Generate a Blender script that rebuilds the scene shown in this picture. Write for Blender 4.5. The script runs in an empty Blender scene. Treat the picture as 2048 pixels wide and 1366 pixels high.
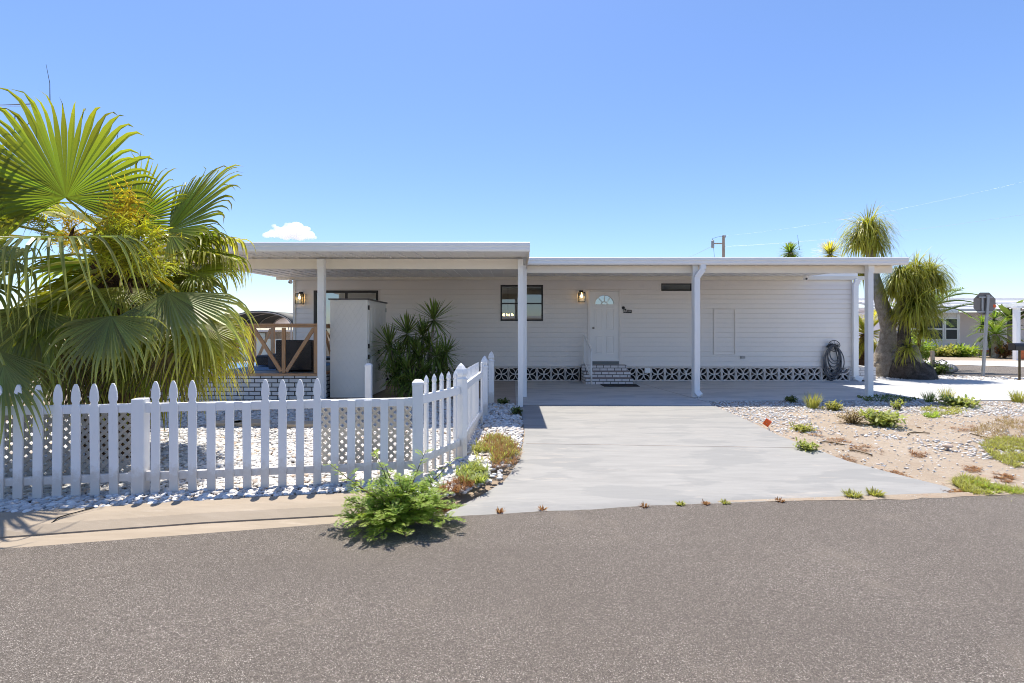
import bpy, bmesh, math, random
import numpy as np
from mathutils import Vector as V, Matrix, noise as mnoise
random.seed(7); rng = np.random.default_rng(7)
sc = bpy.context.scene; COL = sc.collection
F, HZ, CH = 960.0, 660.0, 1.5
rad = math.radians
def U(u, v, y): return V(((u-1024)/F*y, y, CH-(v-HZ)/F*y))       # point seen at (u,v) of the photo, y metres away
def G(u, v, z=0.0):
    y = (CH-z)*F/(v-HZ); return V(((u-1024)/F*y, y, z))            # point on the ground seen at (u,v)
def R(a, b): return random.uniform(a, b)
def sm(t): t = max(0., min(1., t)); return t*t*(3-2*t)

# ------------------------------------------------------------------ mesh builder
class MB:
    def __init__(s): s.v = []; s.f = []; s.a = []; s.t = 0.0
    def add(s, vs, fs):
        n = len(s.v); s.v += [tuple(p) for p in vs]; s.a += [s.t]*len(vs); s.f += [tuple(n+i for i in f) for f in fs]; return s
    def box(s, x0, x1, y0, y1, z0, z1):
        x0, x1 = min(x0, x1), max(x0, x1); y0, y1 = min(y0, y1), max(y0, y1); z0, z1 = min(z0, z1), max(z0, z1)
        return s.add([(x0,y0,z0),(x1,y0,z0),(x1,y1,z0),(x0,y1,z0),(x0,y0,z1),(x1,y0,z1),(x1,y1,z1),(x0,y1,z1)],
            [(3,2,1,0),(4,5,6,7),(0,1,5,4),(1,2,6,5),(2,3,7,6),(3,0,4,7)])
    def bar(s, a, b, w, h, up=(0,0,1)):
        a, b = V(a), V(b); d = (b-a).normalized(); sd = d.cross(V(up))
        if sd.length < 1e-4: sd = d.cross(V((0,1,0)))
        sd.normalize(); u = sd.cross(d); p = []
        for c in (a, b):
            for i, j in ((-1,-1),(1,-1),(1,1),(-1,1)): p.append(c+sd*(w/2*i)+u*(h/2*j))
        return s.add(p, [(3,2,1,0),(4,5,6,7),(0,1,5,4),(1,2,6,5),(2,3,7,6),(3,0,4,7)])
    def tube(s, pts, r, n=8, cap=True):
        pts = [V(p) for p in pts]; m = len(pts); rs = r if isinstance(r, (list, tuple)) else [r]*m
        up = None; vs = []; fs = []
        for i, p in enumerate(pts):
            d = (pts[min(i+1, m-1)]-pts[max(i-1, 0)]).normalized()
            if up is None:
                up = d.cross(V((0,0,1)));
                if up.length < 1e-3: up = d.cross(V((0,1,0)))
                up.normalize()
            else:
                up = (up-d*up.dot(d))
                if up.length < 1e-5: up = d.orthogonal()
                up.normalize()
            w = d.cross(up)
            for k in range(n):
                t = 2*math.pi*k/n; vs.append(p+up*(math.cos(t)*rs[i])+w*(math.sin(t)*rs[i]))
        for i in range(m-1):
            for k in range(n): fs.append((i*n+k, i*n+(k+1)%n, (i+1)*n+(k+1)%n, (i+1)*n+k))
        if cap: fs += [tuple(range(n-1, -1, -1)), tuple((m-1)*n+k for k in range(n))]
        return s.add(vs, fs)
    def prism(s, poly, y0, y1):            # poly in xz, extruded along y
        n = len(poly); vs = [(x, y0, z) for x, z in poly]+[(x, y1, z) for x, z in poly]
        return s.add(vs, [tuple(range(n)), tuple(range(2*n-1, n-1, -1))]+[(i, n+i, n+(i+1) % n, (i+1) % n) for i in range(n)])
    def loft(s, prof, cx=0, cy=0, n=4, rot=math.pi/4):    # rings (radius, z)
        vs = []; fs = []
        for r, z in prof:
            for k in range(n): t = rot+2*math.pi*k/n; vs.append((cx+r*math.cos(t), cy+r*math.sin(t), z))
        for i in range(len(prof)-1):
            for k in range(n): fs.append((i*n+k, i*n+(k+1) % n, (i+1)*n+(k+1) % n, (i+1)*n+k))
        fs += [tuple(range(n-1, -1, -1)), tuple((len(prof)-1)*n+k for k in range(n))]
        return s.add(vs, fs)
    def blade(s, p, d, L, w, droop=0.0, n=5, tp=0.0, fold=0.0, sd=None, wp=0.5, t0=0., t1=1.):
        p = V(p); d = V(d).normalized(); vs = []; fs = []; at = []
        sd0 = sd
        for i in range(n+1):
            t = i/n; s_ = sd0 if sd0 is not None else d.cross(V((0,0,1)))
            if s_.length < 1e-3: s_ = V((1,0,0))
            s_ = s_.normalized(); ww = w*0.5*(0.55+0.9*t if t < .5 else 1.0)*(1-t**2.2)**wp if i < n else 0.0006
            nn = s_.cross(d)
            vs += [p-s_*ww, p+nn*(-fold*ww), p+s_*ww] if fold else [p-s_*ww, p+s_*ww]
            at += [t0+(t1-t0)*t]*(3 if fold else 2)
            p = p+d*(L/n); d = (d+V((0,0,-1))*droop*(t+.3)/n).normalized()
        k = 3 if fold else 2
        for i in range(n):
            for j in range(k-1): fs.append((i*k+j, i*k+j+1, (i+1)*k+j+1, (i+1)*k+j))
        m = len(s.v); s.add(vs, fs); s.a[m:] = at; return p
    def build(s, name, mat, parent=None, smooth=False, bevel=0.0, att=False, wn=False):
        me = bpy.data.meshes.new(name); o0 = WL.get(parent.name, V((0,0,0))) if parent else V((0,0,0))
        me.from_pydata([(x-o0[0], y-o0[1], z-o0[2]) for x, y, z in s.v], [], s.f)
        if att:
            A = me.attributes.new('tip', 'FLOAT', 'POINT'); A.data.foreach_set('value', s.a)
        if smooth: me.polygons.foreach_set('use_smooth', [True]*len(me.polygons))
        me.materials.append(mat); me.update()
        o = bpy.data.objects.new(name, me); COL.objects.link(o)
        if parent: o.parent = parent; WL[o.name] = o0
        if bevel:
            b = o.modifiers.new('bevel', 'BEVEL'); b.width = bevel; b.segments = 2; b.limit_method = 'ANGLE'; b.angle_limit = rad(40)
        return o
WL = {}
def tag(o, label, cat, group=None, kind=None):
    if label: o['label'] = label
    if cat: o['category'] = cat
    if group: o['group'] = group
    if kind: o['kind'] = kind
    return o
def T(name, label, cat, loc, group=None):
    o = bpy.data.objects.new(name, None); COL.objects.link(o); o.location = loc; o.empty_display_size = .2
    WL[o.name] = V(loc); return tag(o, label, cat, group)
def S(name, mb, mat, label, cat, **k):
    return tag(mb.build(name, mat, None, **k), label, cat, None, 'structure')
def dup(o, parent, off):  # shares the mesh
    c = o.copy(); COL.objects.link(c); c.parent = parent; c.location = V(o.location)+V(off)
    WL[c.name] = WL.get(o.name, V((0,0,0)))+V(off)*0
    return c

# ------------------------------------------------------------------ materials
class NT:
    def __init__(s, name):
        s.m = bpy.data.materials.new(name); s.m.use_nodes = True; s.t = s.m.node_tree; s.n = s.t.nodes; s.l = s.t.links
        s.b = s.n['Principled BSDF']; s.out = s.n['Material Output']; s.geo = s.n.new('ShaderNodeNewGeometry'); s.pos = s.geo.outputs['Position']
    def new(s, k, **kw):
        n = s.n.new(k)
        for a, b in kw.items(): setattr(n, a, b)
        return n
    def put(s, sock, val):
        if hasattr(val, 'is_linked') or isinstance(val, bpy.types.NodeSocket): s.l.new(val, sock)
        else: sock.default_value = (*val, 1) if isinstance(val, (tuple, list)) and len(val) == 3 and sock.type == 'RGBA' else val
    def noise(s, scale, detail=4, rough=.55, vec=None, stretch=None):
        n = s.new('ShaderNodeTexNoise'); n.inputs['Scale'].default_value = scale; n.inputs['Detail'].default_value = detail; n.inputs['Roughness'].default_value = rough
        v = vec or s.pos
        if stretch:
            mp = s.new('ShaderNodeMapping'); mp.inputs['Scale'].default_value = stretch; s.l.new(v, mp.inputs['Vector']); v = mp.outputs[0]
        s.l.new(v, n.inputs['Vector']); return n.outputs['Fac']
    def vor(s, scale, out='Distance', feature='F1'):
        n = s.new('ShaderNodeTexVoronoi', feature=feature); n.inputs['Scale'].default_value = scale; s.l.new(s.pos, n.inputs['Vector']); return n.outputs[out]
    def ramp(s, fac, *st):
        r = s.new('ShaderNodeValToRGB'); e = r.color_ramp.elements
        while len(e) < len(st): e.new(.5)
        for i, (p, c) in enumerate(st): e[i].position = p; e[i].color = (*c, 1) if isinstance(c, (tuple, list)) else (c, c, c, 1)
        s.l.new(fac, r.inputs[0]); return r.outputs[0]
    def mix(s, fac, a, b, mode='MIX'):
        m = s.new('ShaderNodeMix', data_type='RGBA', blend_type=mode); s.put(m.inputs[0], fac); s.put(m.inputs[6], a); s.put(m.inputs[7], b); return m.outputs[2]
    def math(s, op, a, b=0.0):
        m = s.new('ShaderNodeMath', operation=op); s.put(m.inputs[0], a); s.put(m.inputs[1], b); return m.outputs[0]
    def bump(s, h, strength=.3, dist=.01):
        b = s.new('ShaderNodeBump'); b.inputs['Strength'].default_value = strength; b.inputs['Distance'].default_value = dist; s.l.new(h, b.inputs['Height']); s.l.new(b.outputs[0], s.b.inputs['Normal']); return b.outputs[0]
    def set(s, color=None, rough=None, metal=None, spec=None):
        if color is not None: s.put(s.b.inputs['Base Color'], color)
        if rough is not None: s.put(s.b.inputs['Roughness'], rough)
        if metal is not None: s.b.inputs['Metallic'].default_value = metal
        if spec is not None: s.b.inputs['Specular IOR Level'].default_value = spec
        return s
def paint(name, c, rough=.45, var=.12, scale=3., dirt=0.0, bump=0.05, metal=0, spec=.5):
    t = NT(name); n = t.noise(scale, 5); d = tuple(x*(1-var) for x in c); b = tuple(min(1, x*(1+var*.5)) for x in c)
    col = t.mix(n, d, b)
    if dirt:
        f = t.ramp(t.noise(1.7, 6, .65), (.5, 0), (.75, dirt)); col = t.mix(f, col, tuple(x*.55 for x in (c[0], c[1]*.95, c[2]*.85)))
    t.set(col, rough, metal, spec)
    if bump: t.bump(t.noise(60, 3), bump, .003)
    return t.m
def leafmat(name, base, tipc, trans, rough=.42, tr=.45, spec=.5, var=.35):
    t = NT(name); at = t.new('ShaderNodeAttribute', attribute_name='tip'); rnd = t.geo.outputs['Random Per Island']
    c = t.mix(at.outputs['Fac'], base, tipc)
    hs = t.new('ShaderNodeHueSaturation'); t.l.new(c, hs.inputs['Color']); t.put(hs.inputs['Value'], t.math('ADD', t.math('MULTIPLY', rnd, var*2), 1-var)); hs.inputs['Saturation'].default_value = 1.0
    t.put(hs.inputs['Hue'], t.math('ADD', t.math('MULTIPLY', rnd, .03), .485))
    t.set(hs.outputs[0], rough, 0, spec)
    tl = t.new('ShaderNodeBsdfTranslucent'); tc = t.mix(1.0, hs.outputs[0], trans, 'MULTIPLY'); 
    sc_ = t.new('ShaderNodeMix', data_type='RGBA', blend_type='ADD'); t.l.new(tl.outputs[0], t.new('ShaderNodeMixShader').inputs[2])
    ms = [n for n in t.n if n.type == 'MIX_SHADER'][0]; ms.inputs[0].default_value = tr
    t.n.remove(sc_); t.l.new(tc, tl.inputs[0]); t.l.new(t.b.outputs[0], ms.inputs[1]); t.l.new(ms.outputs[0], t.out.inputs[0]); return t.m
def brick(name, bw, bh, paintc=(.74,.74,.74), mortar=(.07,.065,.06), msize=.012):
    t = NT(name); sx = t.new('ShaderNodeSeparateXYZ'); t.l.new(t.pos, sx.inputs[0]); cx = t.new('ShaderNodeCombineXYZ')
    t.put(cx.inputs[0], t.math('ADD', sx.outputs[0], sx.outputs[1])); t.put(cx.inputs[1], sx.outputs[2])
    br = t.new('ShaderNodeTexBrick'); t.l.new(cx.outputs[0], br.inputs['Vector']); br.inputs['Scale'].default_value = 1; br.inputs['Brick Width'].default_value = bw; br.inputs['Row Height'].default_value = bh
    br.inputs['Mortar Size'].default_value = msize; br.inputs['Mortar Smooth'].default_value = .12
    t.put(br.inputs['Color1'], paintc); t.put(br.inputs['Color2'], tuple(x*.88 for x in paintc)); t.put(br.inputs['Mortar'], mortar)
    n = t.noise(9, 5); col = t.mix(t.ramp(n, (.55, 0), (.75, .35)), br.outputs[0], (.5,.5,.5)); t.set(col, .6)
    t.bump(t.math('ADD', t.math('MULTIPLY', br.outputs['Fac'], -1), t.math('MULTIPLY', t.noise(70, 3), .3)), .6, .008); return t.m
M = {}
def vinyl():
    t = NT('white_vinyl'); c = t.mix(t.noise(2, 5), (.83,.83,.825), (.88,.88,.88)); sx = t.new('ShaderNodeSeparateXYZ'); t.l.new(t.pos, sx.inputs[0])
    h = t.math('ADD', sx.outputs[2], t.math('MULTIPLY', t.noise(16, 5, .7), -.30)); c = t.mix(t.ramp(h, (.0, .55), (.12, 0)), c, (.52,.43,.33))
    c = t.mix(t.ramp(t.noise(7, 7, .75, stretch=(2, 2, .35)), (.60, 0), (.78, .35)), c, (.55,.53,.50)); t.set(c, .38); t.bump(t.noise(50, 3), .06, .003); return t.m
M['white'] = vinyl()
M['alum'] = paint('white_aluminium', (.88,.875,.86), .4, .05, 2, .08)
M['beam'] = paint('cream_aluminium', (.86,.80,.70), .45, .06, 2, .08)
M['soffit'] = paint('soffit_metal', (.88,.86,.83), .4, .06, 1.5, .1)
M['trim'] = paint('cream_trim', (.82,.77,.67), .5, .08, 2, .15)
M['door'] = paint('door_paint', (.88,.86,.82), .4, .03, 2)
M['black'] = paint('black_metal', (.02,.018,.017), .4, .2, 5)
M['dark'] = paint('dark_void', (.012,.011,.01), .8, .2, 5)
M['lattice'] = paint('lattice_plastic', (.50,.475,.43), .55, .1, 4)
M['shed'] = paint('resin_panel', (.82,.80,.76), .5, .05, 3, .06)
M['resin2'] = paint('resin_lid', (.10,.09,.09), .6, .1, 3)
M['thresh'] = paint('grey_threshold', (.2,.22,.22), .6, .15, 8)
M['hose'] = paint('hose_rubber', (.10,.105,.12), .5, .3, 6)
M['mat'] = paint('coir_mat', (.02,.019,.02), .95, .4, 40)
M['blue'] = paint('blue_rug', (.10,.22,.40), .9, .2, 9)
M['cushion'] = paint('grey_cushion', (.09,.10,.12), .9, .2, 9)
M['flag'] = paint('orange_flag', (.85,.12,.01), .5, .1, 9)
M['galv'] = paint('galvanised', (.36,.36,.36), .45, .15, 5, 0, .05, .4)
M['signback'] = paint('sign_back', (.20,.175,.16), .55, .12, 6, .3, .05, .2)
M['wirepole'] = paint('grey_pole_wood', (.40,.33,.26), .8, .25, 6)
M['steel'] = paint('knob_steel', (.3,.28,.25), .3, .1, 6, 0, 0, .9)
M['stonebeige'] = paint('flagstone', (.55,.44,.32), .85, .2, 9, .2, .3)
M['rock'] = paint('pink_rock', (.50,.40,.33), .9, .25, 15, .3, .5)
M['rockgrey'] = paint('grey_rock', (.30,.28,.26), .9, .3, 12, .3, .5)
M['slatwall'] = paint('white_metal_roof', (.60,.60,.61), .4, .05, 2)
M['nwall'] = paint('lilac_white_siding', (.84,.79,.79), .5, .05, 2)
M['terra'] = paint('terracotta', (.50,.16,.07), .8, .2, 6)
M['cream'] = paint('cream_wall', (.72,.68,.55), .7, .05, 3)
M['canopy'] = paint('dark_canopy', (.03,.04,.045), .6, .2, 2)
M['palegreen'] = paint('pale_panel', (.5,.58,.55), .6, .1, 2)
M['brickP'] = brick('porch_brick', .245, .0915, msize=.011)
M['brickS'] = brick('step_brick', .208, .0815, (.80,.76,.75), msize=.009)
M['brickG'] = brick('planter_brick', .24, .075, (.62,.61,.62), (.25,.24,.25), .008)
M['tread'] = paint('tread_brick', (.36,.30,.29), .7, .2, 8)
def wood():
    t = NT('cedar'); n = t.noise(5, 6, .6, stretch=(14, 14, 1.2)); k = t.noise(3, 3)
    c = t.mix(n, (.36,.17,.07), (.62,.38,.20)); c = t.mix(t.ramp(k, (.4, 0), (.75, .5)), c, (.45,.33,.24)); t.set(c, .65); t.bump(n, .2, .004); return t.m
M['wood'] = wood()
def wicker():
    t = NT('wicker'); mp = t.new('ShaderNodeTexWave', wave_type='BANDS', bands_direction='Z'); mp.inputs['Scale'].default_value = 9; mp.inputs['Distortion'].default_value = 1.2
    ck = t.new('ShaderNodeTexChecker'); ck.inputs['Scale'].default_value = 36; t.l.new(t.pos, ck.inputs['Vector']); t.l.new(t.pos, mp.inputs['Vector'])
    c = t.mix(t.math('MULTIPLY', mp.outputs['Fac'], ck.outputs['Fac']), (.015,.013,.014), (.07,.055,.05)); t.set(c, .45); t.bump(ck.outputs['Fac'], .8, .01); return t.m
M['wicker'] = wicker()
def siding():
    t = NT('siding_vinyl'); n = t.noise(2.2, 5, .6, stretch=(.4, 1, 3)); s2 = t.noise(40, 3, .6, stretch=(.3, 1, 6))
    c = t.mix(n, (.81,.765,.715), (.88,.835,.785)); c = t.mix(t.math('MULTIPLY', s2, .25), c, (.68,.64,.60))
    t.set(c, .5); t.bump(s2, .12, .004); return t.m
M['siding'] = siding()
def breeze():
    t = NT('breeze_concrete'); c = t.mix(t.noise(1.3, 6, .7), (.66,.58,.52), (.82,.78,.74)); c = t.mix(t.ramp(t.noise(7, 4), (.55, 0), (.8, .6)), c, (.42,.30,.20)); t.set(c, .85); t.bump(t.noise(60, 3), .4, .004); return t.m
M['breeze'] = breeze()
def asphalt():
    t = NT('asphalt'); g = t.vor(230, 'Color'); sx = t.new('ShaderNodeSeparateColor'); t.l.new(g, sx.inputs[0])
    st = t.ramp(sx.outputs[0], (.0, (.085,.070,.058)), (.4, (.155,.134,.115)), (.85, (.245,.212,.183)), (1., (.60,.54,.48)))
    big = t.ramp(t.noise(.55, 6, .62), (.35, 0), (.7, 1)); c = t.mix(t.math('MULTIPLY', big, .5), st, (.145,.122,.103)); c = t.mix(t.math('MULTIPLY', t.ramp(t.noise(1.4, 7, .7), (.56, 0), (.74, 1)), .5), c, (.30,.255,.21)); c = t.mix(t.math('MULTIPLY', t.ramp(t.noise(.35, 4, .6, stretch=(.25, 1.6, 1)), (.5, 0), (.68, 1)), .4), c, (.125,.106,.092)); c = t.mix(t.ramp(t.noise(3.2, 5, .6), (.73, 0), (.78, .5)), c, (.36,.31,.26))
    c = t.mix(t.ramp(t.noise(330, 2), (.36, .6), (.56, 0)), c, (.045,.037,.032))
    t.set(c, .85, 0, .35); h = t.math('ADD', t.vor(230), t.math('MULTIPLY', t.noise(220, 2), .6)); t.bump(h, .8, .006); return t.m
M['asphalt'] = asphalt()
def concrete(name, a, b, dark, streak=(1.1, 6.5, 1), patch=.35):
    t = NT(name); n = t.noise(1.3, 9, .72, stretch=streak); c = t.mix(t.ramp(n, (.3, 0), (.7, 1)), a, b)
    p = t.ramp(t.noise(1.3, 5, .55, stretch=(.7, 1.9, 1)), (.52, 0), (.565, patch)); c = t.mix(p, c, dark)
    s = t.ramp(t.noise(3.5, 8, .75, stretch=(.35, 2.2, 1)), (.58, 0), (.72, .5)); c = t.mix(s, c, (.52,.44,.36)); sp = t.ramp(t.noise(130, 2), (.66, 0), (.74, .6)); c = t.mix(sp, c, (.35,.33,.31))
    t.set(c, .75); t.bump(t.math('ADD', n, t.math('MULTIPLY', t.noise(120, 3), .4)), .25, .006); return t.m
M['drive'] = concrete('drive_concrete', (.245,.241,.232), (.315,.309,.296), (.215,.217,.214), patch=.55)
M['slab'] = concrete('slab_paint', (.46,.465,.46), (.57,.565,.55), (.38,.40,.41), patch=.6)
M['oldslab'] = concrete('old_concrete', (.34,.29,.25), (.48,.42,.38), (.28,.24,.21))
M['curb'] = concrete('curb_concrete', (.28,.225,.165), (.36,.295,.225), (.245,.20,.145), patch=.25)
M['fardrive'] = concrete('far_concrete', (.5,.5,.5), (.62,.61,.6), (.45,.45,.45))
def dirt():
    t = NT('sandy_soil'); n = t.noise(1.1, 8, .65); c = t.mix(t.ramp(n, (.3, 0), (.7, 1)), (.32,.25,.185), (.42,.355,.285)); c = t.mix(t.ramp(t.noise(4.5, 6, .7), (.56, 0), (.7, .6)), c, (.36,.24,.16))
    w = t.ramp(t.vor(28), (.16, 1), (.24, 0)); k = t.ramp(t.noise(1.7, 5), (.45, 0), (.6, 1)); c = t.mix(t.math('MULTIPLY', w, k), c, (.60,.56,.52))
    t.set(c, .95, 0, .2); t.bump(t.math('ADD', t.noise(18, 8, .7), t.math('MULTIPLY', w, .4)), .9, .03); return t.m
M['dirt'] = dirt()
def stone():
    t = NT('white_pebble'); r = t.geo.outputs['Random Per Island']; c = t.ramp(r, (0, (.40,.385,.37)), (.25, (.55,.535,.52)), (.6, (.66,.65,.635)), (.86, (.74,.73,.715)), (.93, (.52,.40,.30)), (1, (.34,.31,.29)))
    c = t.mix(t.ramp(t.noise(22, 5, .7), (.5, 0), (.75, .4)), c, (.55,.50,.45)); t.set(c, .75, 0, .3); t.bump(t.noise(90, 3), .25, .004); return t.m
M['stone'] = stone()
def glass(name, tint=(.03,.035,.03), tr=.35):
    t = NT(name); g = t.new('ShaderNodeBsdfGlossy'); g.inputs['Roughness'].default_value = .015; g.inputs[0].default_value = (.75,.8,.8,1)
    tp = t.new('ShaderNodeBsdfTransparent'); tp.inputs[0].default_value = (.62,.64,.60,1); lw = t.new('ShaderNodeFresnel'); lw.inputs['IOR'].default_value = 1.9
    mx = t.new('ShaderNodeMixShader'); t.put(mx.inputs[0], t.math('ADD', lw.outputs[0], tr)); t.l.new(tp.outputs[0], mx.inputs[1]); t.l.new(g.outputs[0], mx.inputs[2]); t.l.new(mx.outputs[0], t.out.inputs[0]); return t.m
M['glass'] = glass('window_glass', tr=.12)
M['glass2'] = glass('door_glass', tr=.35)
M['lampglass'] = glass('lantern_glass', tr=.02)
def emit(name, c, s):
    t = NT(name); t.set((.8,.7,.5), .5); t.put(t.b.inputs['Emission Color'], c); t.b.inputs['Emission Strength'].default_value = s; return t.m
M['bulb'] = emit('warm_bulb', (1.,.62,.22), 9)
def bark(name, a, b, sc_=9):
    t = NT(name); n = t.noise(sc_, 7, .7, stretch=(1, 1, .7)); v = t.vor(26, 'Distance', 'DISTANCE_TO_EDGE'); c = t.mix(t.ramp(n, (.32, 0), (.66, 1)), a, b); c = t.mix(t.ramp(v, (.0, .6), (.06, 0)), c, tuple(x*.4 for x in a))
    c = t.mix(t.ramp(t.noise(3.5, 6, .7), (.55, 0), (.7, .75)), c, tuple(x*.45 for x in a)); t.set(c, .9, 0, .2); t.bump(t.math('ADD', t.math('MULTIPLY', n, 2.), v), 1., .06); return t.m
M['barkg'] = bark('grey_bark', (.30,.255,.20), (.62,.55,.46))
M['barkd'] = bark('dark_bark', (.045,.036,.03), (.20,.165,.14), 7)
M['barkb'] = bark('brown_fibre', (.07,.04,.022), (.22,.13,.07))
M['fan'] = leafmat('fan_leaf', (.11,.145,.020), (.22,.21,.025), (2.4,2.4,1.0), .42, .45, .35)
M['fangrey'] = leafmat('fan_leaf_waxy', (.15,.175,.055), (.44,.42,.13), (2.0,2.1,1.0), .36, .36, .45)
M['fanyel'] = leafmat('fan_leaf_yellowing', (.17,.19,.028), (.48,.43,.10), (2.3,2.2,1.0), .45, .5)
M['thatch'] = leafmat('dry_frond', (.15,.10,.05), (.24,.19,.10), (1.2,1.2,1.), .8, .2)
M['flower'] = leafmat('palm_flower', (.62,.52,.06), (.75,.64,.10), (1.4,1.35,1.), .7, .55)
M['flowergreen'] = leafmat('palm_flower_stem', (.42,.44,.07), (.62,.58,.09), (1.5,1.5,1.), .7, .55)
M['yucca'] = leafmat('strap_leaf', (.12,.165,.055), (.16,.22,.045), (2.6,2.8,1.2), .4, .3)
M['pony'] = leafmat('ponytail_leaf', (.20,.215,.035), (.33,.31,.05), (2.2,2.2,1.1), .42, .42)
M['ponybright'] = leafmat('bright_palm_leaf', (.10,.17,.03), (.17,.22,.03), (2.4,2.4,1.2), .42, .42)
M['weed'] = leafmat('weed_leaf', (.20,.275,.045), (.31,.38,.07), (2.3,2.3,1.2), .5, .4)
M['weeddark'] = leafmat('dark_weed_leaf', (.085,.12,.035), (.13,.17,.045), (2.,2.,1.2), .5, .35)
M['grass'] = leafmat('grass_blade', (.24,.25,.06), (.40,.38,.11), (1.8,1.8,1.1), .6, .4)
M['weedpale'] = leafmat('pale_weed_leaf', (.24,.29,.075), (.36,.37,.12), (1.9,1.9,1.2), .55, .42)
M['dry'] = leafmat('dry_grass', (.30,.22,.10), (.38,.30,.15), (1.3,1.2,1.), .8, .3)
M['rust'] = leafmat('rusty_weed', (.26,.12,.045), (.32,.17,.06), (1.3,1.2,1.), .8, .3)
M['stem'] = paint('brown_stem', (.10,.07,.03), .8, .2, 20)
SUN, SKY, EXPO, AIR, DUST, OZ, SAT, HUE, VAL, TINT = 3.4, .15, 1.12, 1., .4, 2.5, 1.08, .5, 1., (.525, .54, .62)
# ------------------------------------------------------------------ ground, road, kerb, driveway
EDGE = [(-60,-8),(-9,2.42),(-3.72,3.485),(-1.38,3.965),(-.53,4.09),(1.39,4.36),(5.0,4.70),(12,5.2),(60,8)]
def Ye(x):
    for (x0, y0), (x1, y1) in zip(EDGE, EDGE[1:]):
        if x <= x1: return y0+(y1-y0)*(x-x0)/(x1-x0)
    return EDGE[-1][1]
RZ = -.09
def zg(x, y, nz=True):
    d = y-Ye(x)
    if d < -.02: return -.16
    zr = -.115+.10*sm(d/3.4)
    zl = -.16 if d < .40 else -.03
    k = sm((x+1.15)/.5); z = zl+(zr-zl)*k
    if nz and y < 26 and x > -.2: z += (mnoise.noise(V((x*1.3, y*1.3, 0)))*.012+mnoise.noise(V((x*4, y*4, 3)))*.006)*min(1, max(0, d)/.5)*(0.4 if y > 9.3 else 1)
    return z
mb = MB()
xs = [-700,-300,-120,-60,-30,-18]+[ -12+.13*i for i in range(200)]+[14.5,16,18,21,25,30,40,60,120,300,700]
ys = [-300,-100,-40,-10,0,2]+[2.2+.11*i for i in range(120)]+[15.6,16.5,18,20,23,26,30,40,60,120,300,900]
mb.add([(x, y, zg(x, y)) for y in ys for x in xs], [(j*len(xs)+i, j*len(xs)+i+1, (j+1)*len(xs)+i+1, (j+1)*len(xs)+i) for j in range(len(ys)-1) for i in range(len(xs)-1)])
S('ground', mb, M['dirt'], 'bare sandy soil of the lot with scattered white chips', 'ground', smooth=True)
# asphalt road, slightly ragged edge
mb = MB(); rx = [-60+.0*0]+[-40,-20]+[-10+.09*i for i in range(250)]+[14,18,25,40,60]
top = [(x, Ye(x)+ (mnoise.noise(V((x*2.2, 1, 0)))*.025+mnoise.noise(V((x*9, 4, 0)))*.014 if x > -1 else mnoise.noise(V((x*3, 1, 0)))*.006), RZ) for x in rx]
cols = 6; vs = []; fs = []
for x, y, z in top:
    for j in range(cols+1): vs.append((x, y+( -40-y)*(j/cols)**2, RZ))
for i in range(len(top)-1):
    for j in range(cols): fs.append((i*(cols+1)+j, i*(cols+1)+j+1, (i+1)*(cols+1)+j+1, (i+1)*(cols+1)+j))
mb.add(vs, fs); S('road', mb, M['asphalt'], 'worn grey asphalt street in front of the lot', 'road')
# rolled concrete kerb with gutter pan
mb = MB()
def sect(x, top_dy):
    y = Ye(x); w = .19 if x < -2.5 else .19-.08*(x+2.5)/1.4
    pr = [(-.03,-.20),(-.03,RZ-.004),(w,RZ+.006),(w+.003,RZ-.012),(w+.012,RZ-.012),(w+.015,RZ+.014),(w+.10,RZ+.060),(w+.20,-.006),(w+.36,.002),(w+.36,-.20)]
    return [(x+a*-.15, y+a*.985, z) for a, z in pr]
xk = [-12]+[-9+.25*i for i in range(30)]+[-1.42,-1.2]
sec = [sect(x, 0) for x in xk]; n = len(sec[0])
mb.add([p for s_ in sec for p in s_], [(i*n+j, (i+1)*n+j, (i+1)*n+(j+1) % n, i*n+(j+1) % n) for i in range(len(xk)-1) for j in range(n)]+[tuple(range(n)), tuple((len(xk)-1)*n+j for j in range(n-1, -1, -1))])
S('kerb', mb, M['curb'], 'tan concrete rolled kerb along the gravel yard', 'kerb')
mb = MB(); a, b = G(188, 1018, .003), G(150, 1062, -.02)
pts = [(-3.51,4.075,.0045),(-3.56,3.97,.0045),(-3.60,3.90,.003),(-3.635,3.845,-.002)]
mb.bar(pts[0], pts[1], .007, .006); mb.bar(pts[1], pts[2], .007, .006); mb.bar(pts[2], pts[3], .007, .007); mb.bar(pts[3], (-3.66,3.77,-.055), .007, .008)
S('kerb_crack', mb, M['dark'], 'thin dark crack running across the tan kerb', 'crack')
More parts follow.
